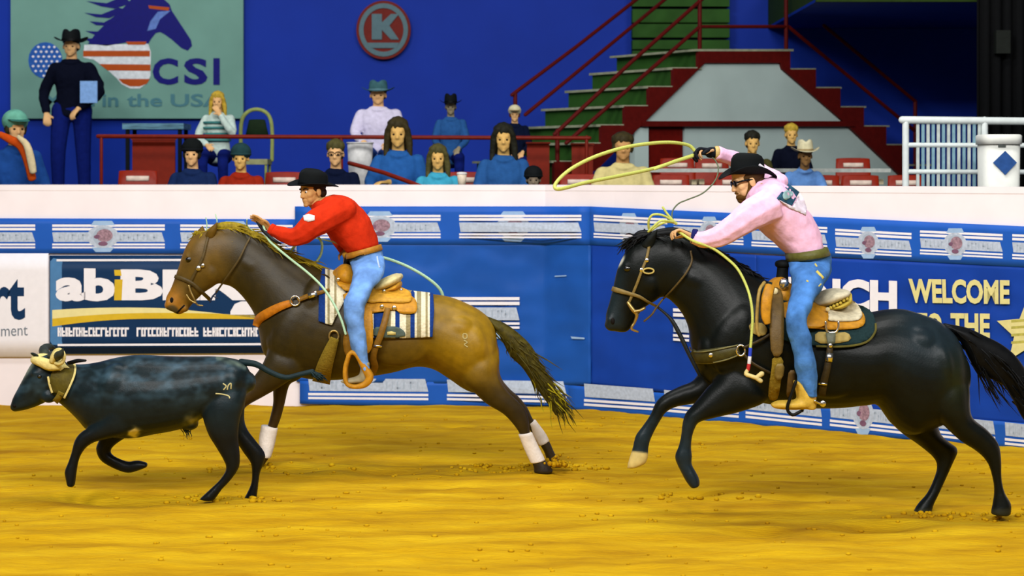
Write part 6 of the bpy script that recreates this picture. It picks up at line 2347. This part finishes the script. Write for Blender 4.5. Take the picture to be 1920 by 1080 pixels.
person(709, 178, 20.5, FZ2, 'lap', 'big man in a white shirt and teal grey cowboy hat', SKINP, WHITET, JEANM, 'short', HGRN, ('cowboy', TEALH, TEALH2), kw=1.3)
person(845, 200, 20.7, FZ2, 'lap', 'man in a black cowboy hat and blue striped shirt', mat('skin_grey_tan', (150, 138, 110), rough=.6), BLUESH, JEAND, 'short', HBLK, ('cowboy', HATBLK, HATBAND))
person(965, 214, 20.9, FZ2, 'lap', 'spectator in a cream cap and dark jacket at the end of the railing', SKINP, DKBLUE, JEAND, 'tied', mat('hair_auburn', (92, 44, 24), rough=.6), ('cap', CREAMH, CREAMH2))
sm = person(133, 86, 22.3, FZ2, 'stand', 'standing man in a black hat and dark jacket before the sage sponsor board', SKINP, BLACKT, JEAND, 'short', HBLK, ('cowboy', HATBLK, HATBAND), kw=1.15)
mb = MB()
mb.box(tuple(P(150, 193, 22.08)), tuple(P(183, 152, 22.10)))
o = mb.build('shirt_panel', C('pale_blue_panel', (130, 170, 224)), None, False, 'pale blue panel on the jacket')
o.name = 'jacket_panel'
o.parent = sm
bpy.context.view_layer.update()
o.matrix_parent_inverse = sm.matrix_world.inverted()

# extra clothing pieces
def on_person_parts():
    # orange and cream collar of the person at the far left
    root = [q for q in bpy.data.objects if q.get('label', '').startswith('seated person in a teal cap')][0]
    bpy.context.view_layer.update()
    mb = MB()
    mb.tube([P(0, 252, 18.20), P(20, 262, 18.18), P(40, 274, 18.2), P(52, 300, 18.2), P(60, 335, 18.2)], [.03, .04, .045, .045, .04], k=3, flat=.6, up=(0, 1, 0))
    a = mb.build('scarf', C('orange_scarf', (190, 74, 20)))
    mb = MB()
    mb.tube([P(34, 256, 18.14), P(50, 272, 18.12), P(58, 300, 18.12), P(62, 322, 18.12)], [.02, .035, .04, .035], k=3, flat=.6, up=(0, 1, 0))
    b = mb.build('sleeve_edge', C('cream_edge', (206, 190, 150)))
    for q in (a, b):
        q.parent = root
        q.matrix_parent_inverse = root.matrix_world.inverted()
    g = [q for q in bpy.data.objects if q.get('label', '').startswith('man with dark-rimmed')][0]
    mb = MB()
    Hc = pose('lap')[5]
    for s in (1, -1):
        c = Hc + Vector((s * .031, -.083, -.002))
        mb.tube([c + Vector((.026 * math.cos(t), 0, .018 * math.sin(t))) for t in np.linspace(0, 6.2832, 15)], .0035, k=1, seg=6)
        mb.tube([Hc + Vector((s * .057, -.08, .004)), Hc + Vector((s * .076, .01, .0))], .0035, k=1, seg=6)
    mb.tube([Hc + Vector((.006, -.088, .002)), Hc + Vector((-.006, -.088, .002))], .003, k=1, seg=6)
    e = mb.build('glasses', HATBLK)
    e.parent = g
    w = [q for q in bpy.data.objects if q.get('label', '').startswith('blonde woman')][0]
    mb = MB()
    for z in (.72, .80, .88, .95):
        mb.loft([((0, -.02 + (z - .5) * -.02, z), (.175 + (.02 if z > .8 else 0), 0, 0), (0, .138, 0)), ((0, -.02 + (z - .5) * -.02, z + .025), (.175 + (.02 if z > .8 else 0), 0, 0), (0, .138, 0))], seg=24, cap=.05)
    e = mb.build('sweater_stripes', C('teal_stripe', (70, 130, 128)))
    e.parent = w
on_person_parts()

# ------------------------------------------------------------------ steps, seats and small things in the stands
mb = MB().box((-14, 18.95, .99), (14, 19.45, 1.25))
tag(mb.build('floor_4', CONC, smooth=False), 'grey concrete step behind the front spectator row', kind='structure')
mb = MB().box((1.35, 19.45, .99), (14, 20.4, 1.45))
tag(mb.build('floor_5', CONC, smooth=False), 'grey concrete step below the staircase', kind='structure')
SEATR = mat('seat_red_plastic', (138, 34, 14), rough=.35, var=.06)
SEATF = mat('seat_frame_cream', (196, 184, 150), rough=.5)
PLATE = mat('seat_number_plate', (226, 206, 190), rough=.4)
def seat_parts():
    mb = MB()
    L = [((0, .18 + .05 * q, .50 + .40 * q), (.22 - .02 * q, 0, 0), (0, .02, 0)) for q in (0, .33, .66, 1)]
    mb.loft(L, seg=20, cap=.5, square=.5)
    back = mb.mesh('seat_back')
    mb = MB()
    mb.loft([((0, -.22, .44), (.2, 0, 0), (0, 0, .022)), ((0, .0, .42), (.21, 0, 0), (0, 0, .022)), ((0, .17, .44), (.21, 0, 0), (0, 0, .022))], seg=16, cap=.5, square=.4)
    pan = mb.mesh('seat_pan')
    mb = MB()
    mb.box((-.03, .1, 0), (.03, .2, .42)).box((-.2, .1, .36), (.2, .16, .40))
    ped = mb.mesh('pedestal', False)
    mb = MB()
    mb.loft([((0, .195, .80), (.12, 0, 0), (0, .008, 0)), ((0, .20, .85), (.12, 0, 0), (0, .008, 0))], seg=12, cap=.1, square=.6)
    plate = mb.mesh('number_plate')
    arms = []
    for s in (1, -1):
        mb = MB()
        mb.box((s * .25 - .03, -.15, .60), (s * .25 + .03, .2, .66)).box((s * .25 - .02, .1, .0), (s * .25 + .02, .16, .62))
        arms.append(mb.mesh('armrest', False))
    back.materials.append(SEATR); pan.materials.append(SEATR); ped.materials.append(SEATF); plate.materials.append(PLATE)
    for a in arms: a.materials.append(SEATF)
    return back, pan, ped, plate, arms
SB, SPN, SPD, SPL, SAR = seat_parts()
def seat(u, vtop, Y, floor, label, sc=None):
    p = P(u, vtop, Y)
    r = empty('stadium_seat', (p.x, Y - .2, floor), label, 'seat', 'red stadium seats')
    s = (p.z - floor) / .91
    r.scale = (s, 1.0, s)
    for me, nm in ((SB, 'seat_back'), (SPN, 'seat_pan'), (SPD, 'pedestal'), (SPL, 'number_plate'), (SAR[0], 'armrest'), (SAR[1], 'armrest')):
        o = bpy.data.objects.new(nm, me)
        COL.objects.link(o)
        o.parent = r
for u, v, Y, fl, lab in ((258, 319, 19.2, 1.25, 'empty red seat with a pale plate left of the navy-jacketed spectator'), (533, 322, 19.2, 1.25, 'empty red seat behind the crown of the red-shirted rider hat'), (590, 322, 19.2, 1.25, 'red seat partly behind the man with glasses'),
                      (870, 322, 19.3, 1.25, 'red seat between the teal-topped woman and the woman in plain blue'), (1085, 326, 19.0, 1.25, 'empty red seat left of the cream-coated woman'), (1258, 327, 19.1, 1.25, 'empty red seat below the raised black glove'),
                      (1270, 296, 20.1, 1.45, 'rear red seat under the stair door'), (1335, 297, 20.1, 1.45, 'rear red seat behind the pink sleeve'), (1600, 296, 20.1, 1.45, 'rear red seat right of the white-hatted spectator'), (1375, 327, 19.1, 1.25, 'red seat behind the crown of the pink-shirted rider hat'),
                      (1614, 328, 19.1, 1.25, 'front red seat of two, nearer the white-hatted spectator'), (1700, 328, 19.1, 1.25, 'front red seat of two, next to the chute gate'), (1540, 328, 19.1, 1.25, 'red seat just right of the pale blue shirt')):
    seat(u, v, Y, fl, lab)
mb = MB()
mb.box(tuple(P(1205, 323, 19.5)), tuple(P(1668, 316, 19.56)))
o = mb.build('seat_beam', mat('beam_pale_grey', (180, 186, 180), rough=.5), smooth=False)
tag(o, 'pale grey horizontal beam between the two rows of red seats', 'beam')
# paper cup, white bucket, round-backed chair, folded tarp
cup = empty('paper_cup', (P(866, 335, 18.1).x, 18.1, P(866, 346, 18.1).z - .02), 'pale paper cup beside the teal-topped woman', 'cup')
mb = MB()
z = cup.location.z
mb.loft([((cup.location.x, 18.1, z), (.034, 0, 0), (0, .034, 0)), ((cup.location.x, 18.1, z + .12), (.046, 0, 0), (0, .046, 0))], seg=18, cap=.05)
mb.build('cup_body', mat('cup_cream', (220, 204, 180), rough=.5), cup)
mb = MB()
mb.loft([((cup.location.x, 18.1, z + .118), (.05, 0, 0), (0, .05, 0)), ((cup.location.x, 18.1, z + .13), (.048, 0, 0), (0, .048, 0))], seg=18, cap=.2)
mb.build('lid', mat('cup_lid_white', (230, 226, 220), rough=.4), cup)
wb = P(676, 312, 20.2)
bk = empty('bucket', (wb.x, 20.15, FZ2), 'white bucket below the railing beside the big man in white', 'bucket')
mb = MB()
zt = P(0, 268, 20.15).z
mb.loft([((wb.x, 20.15, FZ2), (.11, 0, 0), (0, .11, 0)), ((wb.x, 20.15, zt), (.135, 0, 0), (0, .135, 0))], seg=24, cap=.03)
mb.build('bucket_body', mat('bucket_white', (216, 216, 214), rough=.5), bk)
mb = MB()
mb.tube([(wb.x + .138 * math.cos(t), 20.15 + .138 * math.sin(t), zt) for t in np.linspace(0, 6.2832, 25)], .008, k=1, seg=6)
mb.build('rim', mat('bucket_white', (216, 216, 214)), bk)
chx = P(482, 250, 21.2)
cr = empty('chair', (chx.x, 21.2, FZ2), 'olive chair with a round arched back beside the blonde woman', 'chair')
OLCH = mat('chair_olive_frame', (146, 158, 90), rough=.5)
mb = MB()
arch = [P(452, 300, 21.2), P(452, 235, 21.2), P(462, 212, 21.2), P(482, 205, 21.2), P(502, 214, 21.2), P(510, 240, 21.2), P(510, 300, 21.2)]
mb.tube(arch, .022, k=4, seg=10)
mb.build('back_frame', OLCH, cr)
mb = MB()
mb.loft([(P(482, 225, 21.2), (.09, 0, 0), (0, .015, 0)), (P(482, 255, 21.2), (.13, 0, 0), (0, .015, 0))], seg=20, cap=.6)
mb.build('backrest', mat('chair_dark_green', (16, 36, 14), rough=.7), cr)
mb = MB()
q = P(480, 300, 21.2)
mb.box((q.x - .17, 20.85, FZ2 + .34), (q.x + .17, 21.25, FZ2 + .40))
mb.build('seat', mat('chair_pale_olive', (150, 152, 110), rough=.7), cr, False)
for sx in (-.15, .15):
    for sy in (20.88, 21.2):
        mb = MB()
        mb.tube([(q.x + sx, sy, FZ2), (q.x + sx, sy, FZ2 + .36)], .016, k=1, seg=8)
        mb.build('leg', OLCH, cr)
q0, q1 = P(236, 243, 21.6), P(350, 232, 21.6)
tb = empty('table', ((q0.x + q1.x) / 2, 21.6, FZ2), 'low grey table with pale streaked cloth in front of the sponsor board', 'table')
mb = MB()
mb.box((q0.x, 21.4, q0.z), (q1.x, 21.9, q1.z))
mb.build('tabletop', mat('table_teal_grey', (96, 140, 160), rough=.5, var=.3, scale=6, stretch=(1, 1, 12)), tb, False)
for sx in (q0.x + .05, q1.x - .05):
    for sy in (21.45, 21.85):
        mb = MB()
        mb.box((sx - .02, sy - .02, FZ2), (sx + .02, sy + .02, q0.z))
        mb.build('leg', HATBLK, tb, False)
